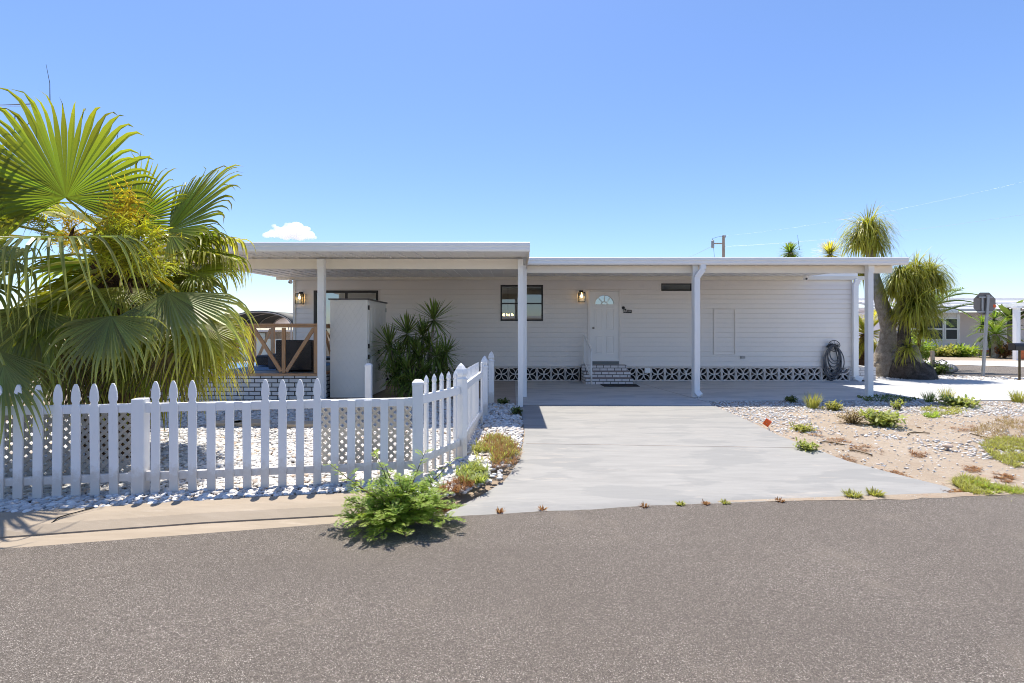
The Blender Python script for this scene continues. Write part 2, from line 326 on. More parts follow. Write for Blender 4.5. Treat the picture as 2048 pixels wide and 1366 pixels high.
# driveway
def resamp(pts, n):
    pts = [V((p[0], p[1])) for p in pts]; L = [0]
    for p, q in zip(pts, pts[1:]): L.append(L[-1]+(q-p).length)
    o = []
    for i in range(n):
        s_ = L[-1]*i/(n-1); k = max(j for j in range(len(L)) if L[j] <= s_+1e-9); k = min(k, len(pts)-2); t = (s_-L[k])/(L[k+1]-L[k]); o.append(pts[k].lerp(pts[k+1], t))
    return o
zpx = lambda u, v, z: G(u, v, z)
Lp = [G(872,1034,-.085),G(960,990,-.07),G(1010,957,-.05),G(1042,912,-.02),G(1050,866,-.005),G(1042,822,0),G(1030,806,0)]
Rp = [G(1925,981,-.085),G(1700,923,-.06),G(1560,872,-.02),G(1440,817,0),G(1420,806,0)]
N1 = 40; A_ = resamp(Lp, N1); B_ = resamp(Rp, N1); mb = MB(); vs = []; fs = []; NX = 40
for i in range(N1):
    for j in range(NX+1):
        p = A_[i].lerp(B_[i], j/NX); d = p.y-Ye(p.x)
        if i == 0: p.y = Ye(p.x)+.03+.02*mnoise.noise(V((p.x*3, 7, 1))); d = .03
        if i == 0: p.y -= .012
        vs.append((p.x, p.y, -.13 if i == 0 else -.085+.088*sm(max(d, 0)/3.4)))
for i in range(N1-1):
    for j in range(NX): fs.append((i*(NX+1)+j, i*(NX+1)+j+1, (i+1)*(NX+1)+j+1, (i+1)*(NX+1)+j))
mb.add(vs, fs); yb = min(A_[-1].y, B_[-1].y)
S('driveway', mb, M['drive'], 'pale painted concrete driveway flaring out to the street', 'driveway', smooth=True)
mb = MB(); pj = [V(G(1052,884,0)), V(G(1590,889,0))]; zz = lambda p: -.085+.088*sm(max(p.y-Ye(p.x), 0)/3.4)+.0015
jp = [pj[0].lerp(pj[1], i/20) for i in range(21)]; [mb.bar((a.x,a.y,zz(a)), (b.x,b.y,zz(b)), .012, .003) for a, b in zip(jp, jp[1:])]
S('driveway_joint', mb, M['oldslab'], 'thin control joints scored in the pale driveway', 'joint')
# carport slab: from the driveway back to the wall and out to the right
mb = MB(); fy = lambda x: (10.05 if x > 4.0 else 9.2)
out = [(.08,9.6),(.08,14.3),(10.2,14.3),(10.4,14.6),(30,13.0),(30,9.4),(16,10.05),(9,10.25),(4.15,10.15),(3.95,9.5)]
n = len(out); mb.add([(x, y, .008) for x, y in out]+[(x, y, -.12) for x, y in out], [tuple(range(n-1, -1, -1))]+[(i, (i+1) % n, n+(i+1) % n, n+i) for i in range(n)])
mb.f[0] = tuple(range(n))
S('carport_slab', mb, M['slab'], 'grey painted concrete slab under the carport roof', 'slab')
mb = MB(); mb.box(-.62, .076, 9.75, 14.2, -.1, .004); S('old_slab', mb, M['oldslab'], 'brown unpainted concrete pad beside the fence end', 'slab')
# slab joint lines
mb = MB(); mb.bar((3.62,13.2,.0085), (4.05,9.9,.0085), .012, .004); mb.bar((.1,12.2,.0085), (8.5,12.2,.0085), .008, .004); S('slab_joint', mb, M['rockgrey'], 'dark joint line in the grey carport slab', 'joint')
# far street on the right and the neighbour's concrete
mb = MB(); st = [(13.5,15.9),(16.2,15.1),(60,11.5),(60,17.5),(20.4,19.2),(15.5,22.2),(14.0,26.),(11.0,40),(8.,40),(11.5,22)]
mb.add([(x, y, .0) for x, y in st], [tuple(range(len(st)))]); S('side_street', mb, M['asphalt'], 'side street passing behind the stop sign', 'street')
mb = MB(); st = [(16.2,22.6),(20.7,19.5),(40,18.3),(60,17.9),(60,22),(20,23.5),(16.5,25.5)]
mb.add([(x, y, .006) for x, y in st], [tuple(range(len(st)))]); S('neighbour_driveway', mb, M['fardrive'], 'pale concrete apron before the neighbouring house', 'driveway')

# ------------------------------------------------------------------ white river stones
def ico(sub):
    bm = bmesh.new(); bmesh.ops.create_icosphere(bm, subdivisions=sub, radius=1); v = np.array([p.co[:] for p in bm.verts]); bm.verts.ensure_lookup_table(); f = np.array([[q.index for q in p.verts] for p in bm.faces]); bm.free(); return v, f
IC = {1: ico(1), 2: ico(2)}
def stones(name, pts, label, sub=2):
    """pts: array of (x, y, z, size)"""
    bv, bf = IC[sub]; n = len(pts); P = np.array(pts); k = len(bv)
    jit = 1+rng.normal(0, .10, (n, k, 3)); sc3 = np.stack([P[:,3]*rng.uniform(.75,1.35,n), P[:,3]*rng.uniform(.6,1.,n), P[:,3]*rng.uniform(.38,.62,n)], 1)
    v = bv[None]*jit*sc3[:,None,:]; th = rng.uniform(0, 6.283, n); tl = rng.normal(0, .28, n); c, s_ = np.cos(tl), np.sin(tl)
    y = v[...,1]*c[:,None]-v[...,2]*s_[:,None]; z = v[...,1]*s_[:,None]+v[...,2]*c[:,None]; x = v[...,0]
    c, s_ = np.cos(th)[:,None], np.sin(th)[:,None]; v = np.stack([x*c-y*s_+P[:,0:1], x*s_+y*c+P[:,1:2], z+P[:,2:3]], -1).reshape(-1, 3)
    f = (bf[None]+(np.arange(n)*k)[:,None,None]).reshape(-1, 3); me = bpy.data.meshes.new(name)
    me.vertices.add(len(v)); me.vertices.foreach_set('co', v.ravel()); me.loops.add(f.size); me.loops.foreach_set('vertex_index', f.ravel().astype(np.int32))
    me.polygons.add(len(f)); me.polygons.foreach_set('loop_start', np.arange(0, f.size, 3, dtype=np.int32)); me.polygons.foreach_set('use_smooth', np.ones(len(f), bool)); me.update(); me.validate()
    me.materials.append(M['stone']); o = bpy.data.objects.new(name, me); COL.objects.link(o); return tag(o, label, 'gravel', None, 'stuff')
def inpoly(x, y, poly):
    c = False; j = len(poly)-1
    for i in range(len(poly)):
        xi, yi = poly[i]; xj, yj = poly[j]
        if (yi > y) != (yj > y) and x < (xj-xi)*(y-yi)/(yj-yi)+xi: c = not c
        j = i
    return c
drvpoly = [(p.x, p.y) for p in A_]+[(p.x, p.y) for p in reversed(B_)]
def Kb(x): return Ye(x)+.545                        # back of the kerb
left_near, left_far = [], []
def drvL(y): return min((abs(p.y-y), p.x) for p in A_)[1]
y = 3.6
while y < 10.4:
    s_ = .040 if y < 5.6 else (.047 if y < 7.5 else .058); x = max(-8.2, -1.2*y-.2)
    while x < .3:
        px, py = x+R(-.45,.45)*s_, y+R(-.45,.45)*s_; x += s_
        if py < (Kb(px)-.005 if px < -1.35 else Ye(px)+.6-.6*(px+1.35)): continue
        if px > -1. and inpoly(px, py, drvpoly): continue
        if px > -1.25 and (py < 4.32 or px > drvL(py)-.03): continue
        if px > drvL(py)-.22 and py < 6.3 and R(0,1) < .6: continue
        if px > -.62 and py > 9.72: continue
        if py > 10.25 and px < -4.1: continue
        k = zg(px, py, False); sz = R(.52,.86)*s_
        (left_near if py < 6.6 else left_far).append((px, py, max(k, -.03)+.012+R(0,.02), sz))
    y += s_*.8
stones('white_gravel', left_near, 'white river stones spread under and before the picket fence', 2)
stones('yard_gravel', left_far, 'white river stones between the fence and the porch', 1)
rt = []
y = 5.0
while y < 10.5:
    s_ = .050; x = 1.0
    while x < 13:
        px, py = x+R(-.5,.5)*s_, y+R(-.5,.5)*s_; x += s_
        if inpoly(px, py, drvpoly) or px < 2 or (px < 4.0 and py > 9.45): continue
        if py > 10.08+ (.12 if 4.2 < px < 9.5 else 0): continue
        e = sm((py-8.6+max(0, px-5.2)*.12)/.5)*(1 if px < 9.5 else .35); k2 = mnoise.noise(V((px*.55+3, py*.8, 1)))+.45*mnoise.noise(V((px*1.7, py*2.1, 5)))
        dr = max(e*.95, sm((k2+.08)/.5)*.66, .22)
        if px < 5 and py > 7.4: dr = max(dr, sm((py-7.4)/.9)*.9)
        if py-Ye(px) < .7: dr *= .25
        if R(0,1) > dr: continue
        rt.append((px, py, zg(px, py)+R(-.004,.014), R(.20,.56)*s_*(1 if dr > .4 else .72)))
    y += s_*.8
stones('lot_gravel', rt, 'white stones thinning out over the bare soil right of the driveway', 1)
fr = []
for _ in range(5200):
    px, py = R(9.8,19), R(13.1,16.6)
    if py < 14.55-(px-10.4)*.085 or py > 16.0-(px-13.5)*.28+ (0 if px > 13.5 else 1): continue
    fr.append((px, py, zg(px, py)+.005, R(.03,.06)))
stones('verge_gravel', fr, 'white stones between the slab and the side street', 1)
mb = MB()
for (u, v, r_) in ((505,845,.26),(602,848,.24),(455,846,.22)):
    c = G(u, v, .035); n = 11; rr = [r_*R(.8,1.12) for _ in range(n)]; mb = MB()
    for z in (c.z-.04, c.z+.022): mb.add([(c.x+rr[k]*1.25*math.cos(k*2*math.pi/n), c.y+rr[k]*.75*math.sin(k*2*math.pi/n), z) for k in range(n)], [])
    mb.f = [tuple(range(n, 2*n))]+[(k, (k+1) % n, n+(k+1) % n, n+k) for k in range(n)]
    tag(mb.build('stepping_stone', M['stonebeige'], None, bevel=.008), 'beige flagstone in the white gravel '+{505:'nearest the palm skirt, middle of the row',602:'closest to the post holding the patio roof',455:'half behind the hanging palm leaves'}[u], 'stepping stone', 'stepping stones in the gravel')
# ------------------------------------------------------------------ mobile home
WY = 14.1; XL, XR = -6.4, 10.0
H = T('mobile_home', 'long grey mobile home with horizontal siding and white door', 'house', ((XL+XR)/2, WY, 0))
def wx(u): return (u-1024)/F*WY
def wz(v): return CH-(v-HZ)/F*WY
OP = {'win': (wx(1001), wx(1086), wz(642), wz(570)), 'slide': (wx(628), wx(757), .62, wz(581)), 'door': (wx(1177), wx(1241), .44, wz(583)), 'vent': (wx(1322), wx(1384), wz(582), wz(567))}
mb = MB(); lap = .1405; Z0, Z1 = .43, 3.0
def lapface(y, x0, x1, za, zb, zr, side=None):
    oy = lambda z: WY-.013*(1-(z-zr)/lap)
    mb.add([(x0, oy(za), za), (x1, oy(za), za), (x1, oy(zb), zb), (x0, oy(zb), zb)], [(0,1,2,3)])
r = 0
while Z0+r*lap < Z1-.001:
    a, b = Z0+r*lap, min(Z0+(r+1)*lap, Z1); cuts = sorted({a, b}|{z for o in OP.values() for z in o[2:] if a < z < b})
    for za, zb in zip(cuts, cuts[1:]):
        iv = [(XL, XR)]
        for o in OP.values():
            if o[2] <= za+1e-6 and o[3] >= zb-1e-6: iv = [q for p in iv for q in ((p[0], min(p[1], o[0])), (max(p[0], o[1]), p[1])) if q[1]-q[0] > 1e-4]
        for x0, x1 in iv:
            lapface(WY, x0, x1, max(za, a+.021), zb, a)
            if za == a: mb.add([(x0, WY+.012, a), (x1, WY+.012, a), (x1, WY+.012, a+.021), (x0, WY+.012, a+.021), (x0, WY-.0115, a+.021), (x1, WY-.0115, a+.021)], [(0,1,2,3),(3,2,5,4)])
            if za == a: mb.add([(x0, WY-.001, a), (x1, WY-.001, a), (x1, WY+.012, a), (x0, WY+.012, a)], [(0,1,2,3)])
    r += 1
mb.build('siding', M['siding'], H)
mb = MB()      # side and rear walls, inner backing
mb.box(XL, XL+.08, WY+.002, 18.2, .43, 3.0); mb.box(XR-.08, XR, WY+.002, 18.2, .43, 3.0); mb.box(XL+.082, XR-.082, 18.1, 18.2, .43, 3.0); mb.box(XL+.082, XR-.082, WY+.2, 18.08, .40, .43)
mb.build('side_wall', M['siding'], H)
mb = MB(); mb.box(XL+.082, XR-.082, WY+.205, 18.08, 2.97, 2.998); mb.build('ceiling', M['cream'], H)
mb = MB(); mb.box(XL-.12, XR+.12, WY-.05, 18.35, 3.07, 3.16); mb.build('roof', M['alum'], H)
mb = MB(); mb.box(XL-.48, 10.42, WY-.10, WY-.016, 2.965, 3.068); mb.box(XL-.02, XL+.05, WY-.03, WY+.02, .43, 2.962); mb.box(1.3,1.32,WY-.106,WY-.101,2.967,3.066); mb.box(-3.9,-3.88,WY-.106,WY-.101,2.967,3.066); mb.build('eave_trim', M['trim'], H)
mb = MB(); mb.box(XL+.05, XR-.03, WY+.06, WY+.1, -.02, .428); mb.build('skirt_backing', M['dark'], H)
mb = MB(); mb.box(XL+.02, XR-.02, WY-.02, WY+.05, .405, .428); mb.build('sill_plate', M['siding'], H)
# breeze blocks
bw, bh, bd = .4140, .392, .085
def bblock():
    m = MB(); w2, h2 = bw/2-.002, bh
    m.box(-w2, w2, 0, bd, 0, .020); m.box(-w2, w2, 0, bd, h2-.020, h2); m.box(-w2, -w2+.020, .001, bd-.001, .0205, h2-.0205); m.box(w2-.020, w2, .001, bd-.001, .0205, h2-.0205)
    c = V((0, 0, h2/2)); k = 0
    for sx, sz in ((1,1),(-1,1),(1,-1),(-1,-1)):
        e = V((sx*(w2-.012), 0, sz*(h2/2-.012))); nrm = V((-e.z, 0, e.x)).normalized()
        for sg in (-1, 1):
            k += 1; pts = [c+e*(i/8)+nrm*(sg*.062*math.sin(math.pi*i/8)) for i in range(9)]
            y0 = .004+.0012*k; vs = []; fs = []
            for i, p in enumerate(pts):
                d = (pts[min(i+1, 8)]-pts[max(i-1, 0)]).normalized(); q = V((-d.z, 0, d.x))*.0105
                vs += [(p.x-q.x, y0, p.z-q.z), (p.x+q.x, y0, p.z+q.z), (p.x+q.x, bd-y0, p.z+q.z), (p.x-q.x, bd-y0, p.z-q.z)]
            for i in range(8):
                for j in range(4): fs.append((i*4+j, i*4+(j+1) % 4, (i+1)*4+(j+1) % 4, (i+1)*4+j))
            m.add(vs, fs)
    return m
m = bblock(); x = XL+.25; me0 = None; i = 0
b0 = None
while x < XR-.12:
    if not (2.1 < x < 3.15) :
        if b0 is None:
            for k in range(len(m.v)): m.v[k] = (m.v[k][0]+x, m.v[k][1]+WY-.045, m.v[k][2]+.008)
            b0 = m.build('breeze_block', M['breeze'], H); bx0 = x
        else: dup(b0, H, (x-bx0, R(-.004,.004), 0))
    x += bw+.003
# windows
def win(name, o, mull=None, glassmat='glass', fw=.045, casing=True):
    x0, x1, z0, z1 = o; f = MB()
    f.box(x0, x1, WY-.03, WY+.06, z1-fw, z1); f.box(x0, x1, WY-.03, WY+.06, z0, z0+fw); f.box(x0, x0+fw, WY-.028, WY+.058, z0+fw, z1-fw); f.box(x1-fw, x1, WY-.028, WY+.058, z0+fw, z1-fw)
    if mull: f.box(x0+fw, x1-fw, WY-.02, WY+.04, mull-.02, mull+.02)
    fr = f.build(name, M['black'], H)
    g = MB(); g.add([(x0+fw, WY+.01, z0+fw), (x1-fw, WY+.01, z0+fw), (x1-fw, WY+.01, z1-fw), (x0+fw, WY+.01, z1-fw)], [(0,1,2,3)]); g.build('pane', M[glassmat], fr)
    if casing:
        c = MB(); t = .026
        c.box(x0-t, x1+t, WY-.024, WY-.002, z1, z1+t); c.box(x0-t, x1+t, WY-.024, WY-.002, z0-t, z0); c.box(x0-t, x0, WY-.023, WY-.002, z0, z1); c.box(x1, x1+t, WY-.023, WY-.002, z0, z1); c.build('casing', M['siding'], fr)
    return fr
w1 = win('window', OP['win'], wz(607))
wv = win('transom_window', OP['vent'], None, fw=.03); wv['label'] = 'narrow high window'
x0, x1, z0, z1 = OP['win']
m = MB(); m.box(x0+.05, x1-.05, WY+.05, WY+.09, z1-.085, z1-.05)
m.build('blind_rail', M['alum'], H)
for xx in (x0+.18, x0+1.1): m = MB(); m.bar((xx, WY+.07, z0+.05), (xx, WY+.07, z1-.09), .006, .006); m.build('blind_cord', M['cream'], H)
o = OP['slide']; sl = win('sliding_door', o, None, 'glass2', .07); m = MB(); m.box((o[0]+o[1])/2-.035, (o[0]+o[1])/2+.035, WY-.005, WY+.05, o[2]+.07, o[3]-.07); m.build('stile', M['black'], sl)
# room seen through the window
m = MB(); m.box(-2.2, 2.0, 17.2, 17.25, .45, 2.95); m.build('inner_wall', M['cream'], H)
m = MB(); m.box(-.9, 1.9, 16.2, 16.6, .45, 1.62); m.build('kitchen_counter', M['cream'], H)
# chandelier
cz, cy = wz(631)-.02, 15.4; cx = (1016-1024)/F*cy; ch = T('chandelier', 'lit candle chandelier hanging behind the two-pane window', 'chandelier', (cx, cy, 2.95))
cz = CH-(632-HZ)/F*cy
m = MB(); m.tube([(cx,cy,2.95),(cx,cy,cz-.05)], .008); m.tube([(cx+.27*math.cos(t*.5236), cy+.27*math.sin(t*.5236), cz+.16) for t in range(13)], .008); m.tube([(cx+.27*math.cos(t*.5236), cy+.27*math.sin(t*.5236), cz-.04) for t in range(13)], .008)
for k in range(6):
    t = k*1.047+.3; m.bar((cx,cy,cz-.05), (cx+.16*math.cos(t), cy+.16*math.sin(t), cz-.01), .012, .012); m.bar((cx+.27*math.cos(t), cy+.27*math.sin(t), cz-.04), (cx+.27*math.cos(t), cy+.27*math.sin(t), cz+.16), .01, .01)
m.build('frame', M['black'], ch)
for k in range(6):
    t = k*1.047+.3; m = MB(); m.loft([(.004,cz+0.0),(.016,cz+.02),(.018,cz+.04),(.004,cz+.08)], cx+.16*math.cos(t), cy+.16*math.sin(t), 8); m.build('candle_bulb', M['bulb'], ch, smooth=True)
# front door
x0, x1, z0, z1 = OP['door']; fr = MB()
fr.box(x0-.02, x0+.045, WY-.035, WY+.05, z0, z1); fr.box(x1-.045, x1+.02, WY-.035, WY+.05, z0, z1); fr.box(x0-.02, x1+.02, WY-.036, WY+.05, z1, z1+.045)
D = fr.build('door_frame', M['siding'], H)
dx0, dx1, dz0, dz1 = x0+.047, x1-.047, wz(720), z1-.003
m = MB(); cxd = (dx0+dx1)/2; ry = WY+.0; fan_c = (cxd, wz(609)); fr_ = .285
# door leaf with a half-round hole
n = 16; arc = [(fan_c[0]+fr_*math.cos(math.pi*k/n), fan_c[1]+fr_*.98*math.sin(math.pi*k/n)) for k in range(n+1)]
P = lambda a: (a[0], ry, a[1])
zmid = fan_c[1]
m.add([(dx0,ry,dz0),(dx1,ry,dz0),(dx1,ry,zmid),(dx0,ry,zmid)], [(0,1,2,3)])
m.add([(dx1,ry,zmid)]+[P(a) for a in arc[:n//2+1]]+[(cxd,ry,dz1),(dx1,ry,dz1)], [tuple(reversed(range(n//2+4)))])
m.add([(cxd,ry,dz1)]+[P(a) for a in arc[n//2:]]+[(dx0,ry,zmid),(dx0,ry,dz1)], [tuple(reversed(range(n//2+4)))])
m.box(dx0, dx1, ry+.002, ry+.04, dz0, zmid-.002)
pw = (dx1-dx0)
for (a, b) in ((.17,.43),(.57,.83)):
    for (za, zb) in ((wz(659), wz(617)), (wz(708), wz(672))):
        X0, X1 = dx0+a*pw, dx0+b*pw; t = .014
        for q in ((X0,X1,za,za+t),(X0,X1,zb-t,zb),(X0,X0+t,za+t,zb-t),(X1-t,X1,za+t,zb-t)): m.box(q[0], q[1], ry-.012, ry-.001, q[2], q[3])
        m.box(X0+.045, X1-.045, ry-.010, ry-.001, za+.045, zb-.045)
DL = m.build('front_door', M['door'], H, bevel=.004)
m = MB(); m.add([(fan_c[0]-fr_,ry+.02,zmid),(fan_c[0]+fr_,ry+.02,zmid)]+[(a[0], ry+.02, a[1]) for a in arc], [tuple(range(2,n+3))]); m.build('fanlight', M['glass2'], DL)
m = MB(); m.tube([(a[0], ry-.006, a[1]) for a in arc], .013, 6); m.box(fan_c[0]-fr_-.02, fan_c[0]+fr_+.02, ry-.022, ry+.01, zmid-.03, zmid+.005)
m.tube([(fan_c[0]+.09*math.cos(math.pi*k/8), ry-.004, zmid+.005+.08*math.sin(math.pi*k/8)) for k in range(9)], .011, 6)
for t in (50, 90, 130): m.bar((fan_c[0]+.09*math.cos(rad(t)), ry-.003, zmid+.08*math.sin(rad(t))), (fan_c[0]+.28*math.cos(rad(t)), ry-.003, zmid+.275*math.sin(rad(t))), .010, .012)
m.build('muntins', M['door'], DL)
kx, kz = wx(1186.5), wz(656); m = MB(); m.tube([(kx,ry,kz),(kx,ry-.012,kz),(kx,ry-.014,kz),(kx,ry-.045,kz),(kx,ry-.05,kz),(kx,ry-.07,kz),(kx,ry-.078,kz)], [.032,.032,.013,.013,.028,.028,.012], 14); m.build('door_knob', M['steel'], DL, smooth=False)
m = MB(); m.box(dx0, dx1, WY-.03, WY+.05, .44, dz0-.035); m.build('threshold', M['thresh'], H)
m = MB(); m.box(dx0-.005, dx1+.005, WY-.05, WY+.05, dz0-.033, dz0-.002); m.build('door_sill', M['alum'], H)
# access hatch, outlet
m = MB(); a0, a1, b0_, b1 = wx(1427), wx(1470), wz(709), wz(618); t = .022
for q in ((a0,a1,b0_,b0_+t),(a0,a1,b1-t,b1),(a0,a0+t,b0_+t,b1-t),(a1-t,a1,b0_+t,b1-t)): m.box(q[0], q[1], WY-.032, WY-.001, q[2], q[3])
m.build('access_hatch', M['siding'], H)
m = MB(); m.box(wx(1480.5), wx(1489.5), WY-.035, WY-.001, wz(717), wz(711.5)); m.box(wx(1481.5), wx(1484.5), WY-.04, WY-.036, wz(716.4), wz(712.1)); m.box(wx(1485.5), wx(1488.5), WY-.04, WY-.036, wz(716.4), wz(712.1)); tag(m.build('outlet', M['galv']), 'small grey double outlet box low on the siding', 'outlet')
m = MB(); m.box(wx(1288), wx(1298.5), WY-.09, WY-.05, wz(745.5), wz(736)); m.box(wx(1290), wx(1296.5), WY-.10, WY-.091, wz(744), wz(737.5)); tag(m.build('junction_box', M['alum'], bevel=.004), 'small white cover box on the breeze blocks by the steps', 'utility box')
m = MB(); fx, fz = wx(1368), wz(745); m.tube([(fx,WY-.02,fz),(fx,WY-.16,fz),(fx,WY-.19,fz-.03),(fx,WY-.19,fz-.08)], .014); m.tube([(fx-.05,WY-.10,fz+.05),(fx+.05,WY-.10,fz+.05)], .012); m.tube([(fx,WY-.10,fz),(fx,WY-.10,fz+.05)], .008); tag(m.build('tap', M['alum']), 'pale garden tap sticking out of the breeze blocks', 'tap')
# corner downspout of the house
def spout(pts, w, d, name, parent, mat='alum'):
    m = MB()
    for a, b in zip(pts, pts[1:]):
        a, b = V(a), V(b); dd = (b-a).normalized(); m.bar(a-dd*.006, b+dd*.006, w, d, up=(0,1,0))
    return m.build(name, M[mat], parent, bevel=.008)
dxs = wx(1706)
spout([(dxs+.06,WY-.12,2.96),(dxs,WY-.09,2.80),(dxs,WY-.09,.13),(dxs+.14,WY-.16,.05)], .15, .085, 'downspout', H, 'alum')
m = MB(); m.box(dxs+.12, dxs+.30, WY-.2, WY-.1, .012, .05); m.build('downspout_foot', M['black'], H)

# ------------------------------------------------------------------ front steps, handrail, mat
ST = T('front_steps', 'white painted brick steps below the front door', 'steps', (2.75,13.7,0))
xs_ = [(2.03,3.34,13.2,.165),(2.03,3.34,13.5,.325),(2.00,3.28,13.8,.485)]
m = MB(); m.box(2.03,3.34,13.2,13.498,.008,.165); m.box(2.026,3.335,13.5,13.798,.008,.327); m.box(2.02,3.30,13.8,14.06,.008,.489); m.build('brickwork', M['brickS'], ST, bevel=.006)
m = MB(); m.box(2.033,3.337,13.203,13.497,.1655,.169); m.box(2.03,3.332,13.503,13.797,.3275,.331); m.box(2.024,3.297,13.803,14.03,.4895,.493); m.build('tread', M['tread'], ST)
HR = T('handrail', 'thin white metal handrail at the door steps', 'handrail', (2.06,13.2,0))
hx = 2.18
for a, b in (((hx,13.17,0.008), (hx,13.17,.95)), ((hx-.07,13.98,.5), (hx-.07,13.98,1.36))): m = MB(); m.bar(a, b, .042, .042); m.build('rail_post', M['white'], HR)
m = MB(); m.bar((hx,13.12,.93), (hx-.07,14.02,1.36), .04, .03); m.build('top_rail', M['white'], HR); m = MB(); m.bar((hx,13.2,.2), (hx-.07,13.98,.56), .03, .025); m.build('bottom_rail', M['white'], HR)
for k in (.15,.3,.45,.6,.75,.88): m = MB(); m.bar((hx-.0785*k, 13.17+.81*k, .2+.36*k), (hx-.0785*k, 13.17+.81*k, .94+.4*k), .018, .018); m.build('baluster', M['white'], HR)
m = MB(); p = [G(1194,771.3,.02),G(1268,771,.02),G(1272,775.2,.02),G(1205,775.2,.02)]; m.add([(2.42,13.18,.02),(3.40,13.18,.02),(3.36,12.62,.02),(2.42,12.62,.02),(2.42,13.18,.009),(3.40,13.18,.009),(3.36,12.62,.009),(2.42,12.62,.009)], [(0,1,2,3),(3,2,6,7),(2,1,5,6),(0,3,7,4)]); tag(m.build('door_mat', M['mat']), 'black doormat at the foot of the brick steps', 'mat')

# ------------------------------------------------------------------ wall lamps, plaque, cameras, hose
def lamp(u, v0, v1, label):
    cx = wx(u); zt, zb = wz(v0), wz(v1); y0 = WY-.015; L = T('wall_lantern', label, 'wall lamp', (cx, WY, zb), 'lanterns on the house wall')
    w = .085; yc = y0-.12; m = MB(); m.box(cx-.055, cx+.055, y0-.025, y0, zt-.16, zt); m.box(cx-.02, cx+.02, yc, y0-.026, zt-.05, zt-.02)
    m.box(cx-w, cx+w, yc-w, yc+w, zt-.075, zt-.052); m.box(cx-w, cx+w, yc-w, yc+w, zb, zb+.018)
    for sx in (-1, 1):
        for sy in (-1, 1): m.box(cx+sx*w-.008, cx+sx*w+.008, yc+sy*w-.008, yc+sy*w+.008, zb+.0185, zt-.0755)
    m.build('lantern_frame', M['black'], L)
    m = MB(); m.loft([(.010,zt-.078),(.014,zt-.12),(.034,zt-.165),(.030,zt-.20),(.006,zt-.22)], cx, yc, 10); m.build('bulb', M['bulb'], L, smooth=True)
    m = MB(); w -= .009
    for a, b in (((-w,-w),(w,-w)),((w,-w),(w,w)),((-w,w),(-w,-w))): m.add([(cx+a[0],yc+a[1],zb+.02),(cx+b[0],yc+b[1],zb+.02),(cx+b[0],yc+b[1],zt-.078),(cx+a[0],yc+a[1],zt-.078)], [(0,1,2,3)])
    m.build('lantern_glass', M['lampglass'], L)
lamp(1162, 581, 605, 'black lantern with lit bulb beside the white front door')
lamp(603, 584, 609, 'black lantern with lit bulb near the house corner above the porch')
PL = T('house_number_sign', 'black metal palm tree sign with house number by the front door', 'house sign', (wx(1254), WY-.02, wz(626)))
m = MB(); y0, y1 = WY-.026, WY-.018; zb = wz(626); X = lambda u: wx(u)
m.prism([(X(1245.5),zb),(X(1264),zb),(X(1262),zb+.03),(X(1249),zb+.022),(X(1247.3),zb+.03)], y0, y1)
m.prism([(X(1247),zb+.03),(X(1248.6),zb+.03),(X(1247.4),zb+.11),(X(1246.4),zb+.11)], y0+.001, y1-.001)
m.prism([(X(1251.5),zb+.022),(X(1252.6),zb+.022),(X(1250.2),zb+.1),(X(1249.5),zb+.1)], y0+.001, y1-.001)
def star(cx, cz, r_, k, off):
    for i in range(k):
        t = 2*math.pi*i/k+.3; d = V((math.cos(t), 0, math.sin(t))); q = V((-d.z, 0, d.x))*r_*.16; c = V((cx, 0, cz)); yy = y0+.0012*(i % 4)+off
        m.prism([(e.x, e.z) for e in (c-q, c+d*r_*.55-q*1.2, c+d*r_, c+d*r_*.55+q*1.2, c+q)], yy, yy+.003)
star(X(1246.3), zb+.152, .062, 9, 0); star(X(1250), zb+.10, .035, 8, .001)
m.prism([(X(1250.5),zb+.083),(X(1263),zb+.083),(X(1263),zb+.09),(X(1250.5),zb+.09)], y0+.002, y1)
m.build('sign_plate', M['black'], PL)
cu = bpy.data.curves.new('digits', 'FONT'); cu.body = '3022'; cu.size = .085; cu.extrude = .003; cu.offset = .0025; to = bpy.data.objects.new('tmp', cu); COL.objects.link(to)
dg = bpy.context.evaluated_depsgraph_get(); dg.update(); me = bpy.data.meshes.new_from_object(to.evaluated_get(dg)); bpy.data.objects.remove(to)
me.transform(Matrix.Translation(V((X(1252.6), WY-.03, zb+.026))) @ Matrix.Rotation(rad(90), 4, 'X') @ Matrix.Diagonal((.95, 1, 1, 1))); me.transform(Matrix.Translation(-WL[PL.name])); me.materials.clear(); me.materials.append(M['black']); o = bpy.data.objects.new('number', me); COL.objects.link(o); o.parent = PL
def cam_(p, label, s_=1.):
    c = T('security_camera', label, 'camera', p, 'security cameras under the eaves'); p = V(p)
    m = MB(); m.loft([(.05*s_,p.z),(.055*s_,p.z-.02),(.05*s_,p.z-.045)], p.x, p.y, 16); m.loft([(.02*s_,p.z-.046),(.055*s_,p.z-.06),(.062*s_,p.z-.09),(.05*s_,p.z-.125),(.02*s_,p.z-.14)], p.x, p.y, 16); m.build('housing', M['alum'], c, smooth=True)
    m = MB(); m.tube([(p.x-.01,p.y-.05*s_,p.z-.10),(p.x-.01,p.y-.068*s_,p.z-.108)], [.026*s_,.022*s_], 12); m.build('lens', M['black'], c)
cam_(tuple(U(1611, 551, 13.7)), 'white dome camera under the carport roof above the hose', 1.15)
cam_((wx(585.5), WY-.15, wz(559)), 'white dome camera at the house corner above the porch lantern', 1.0)
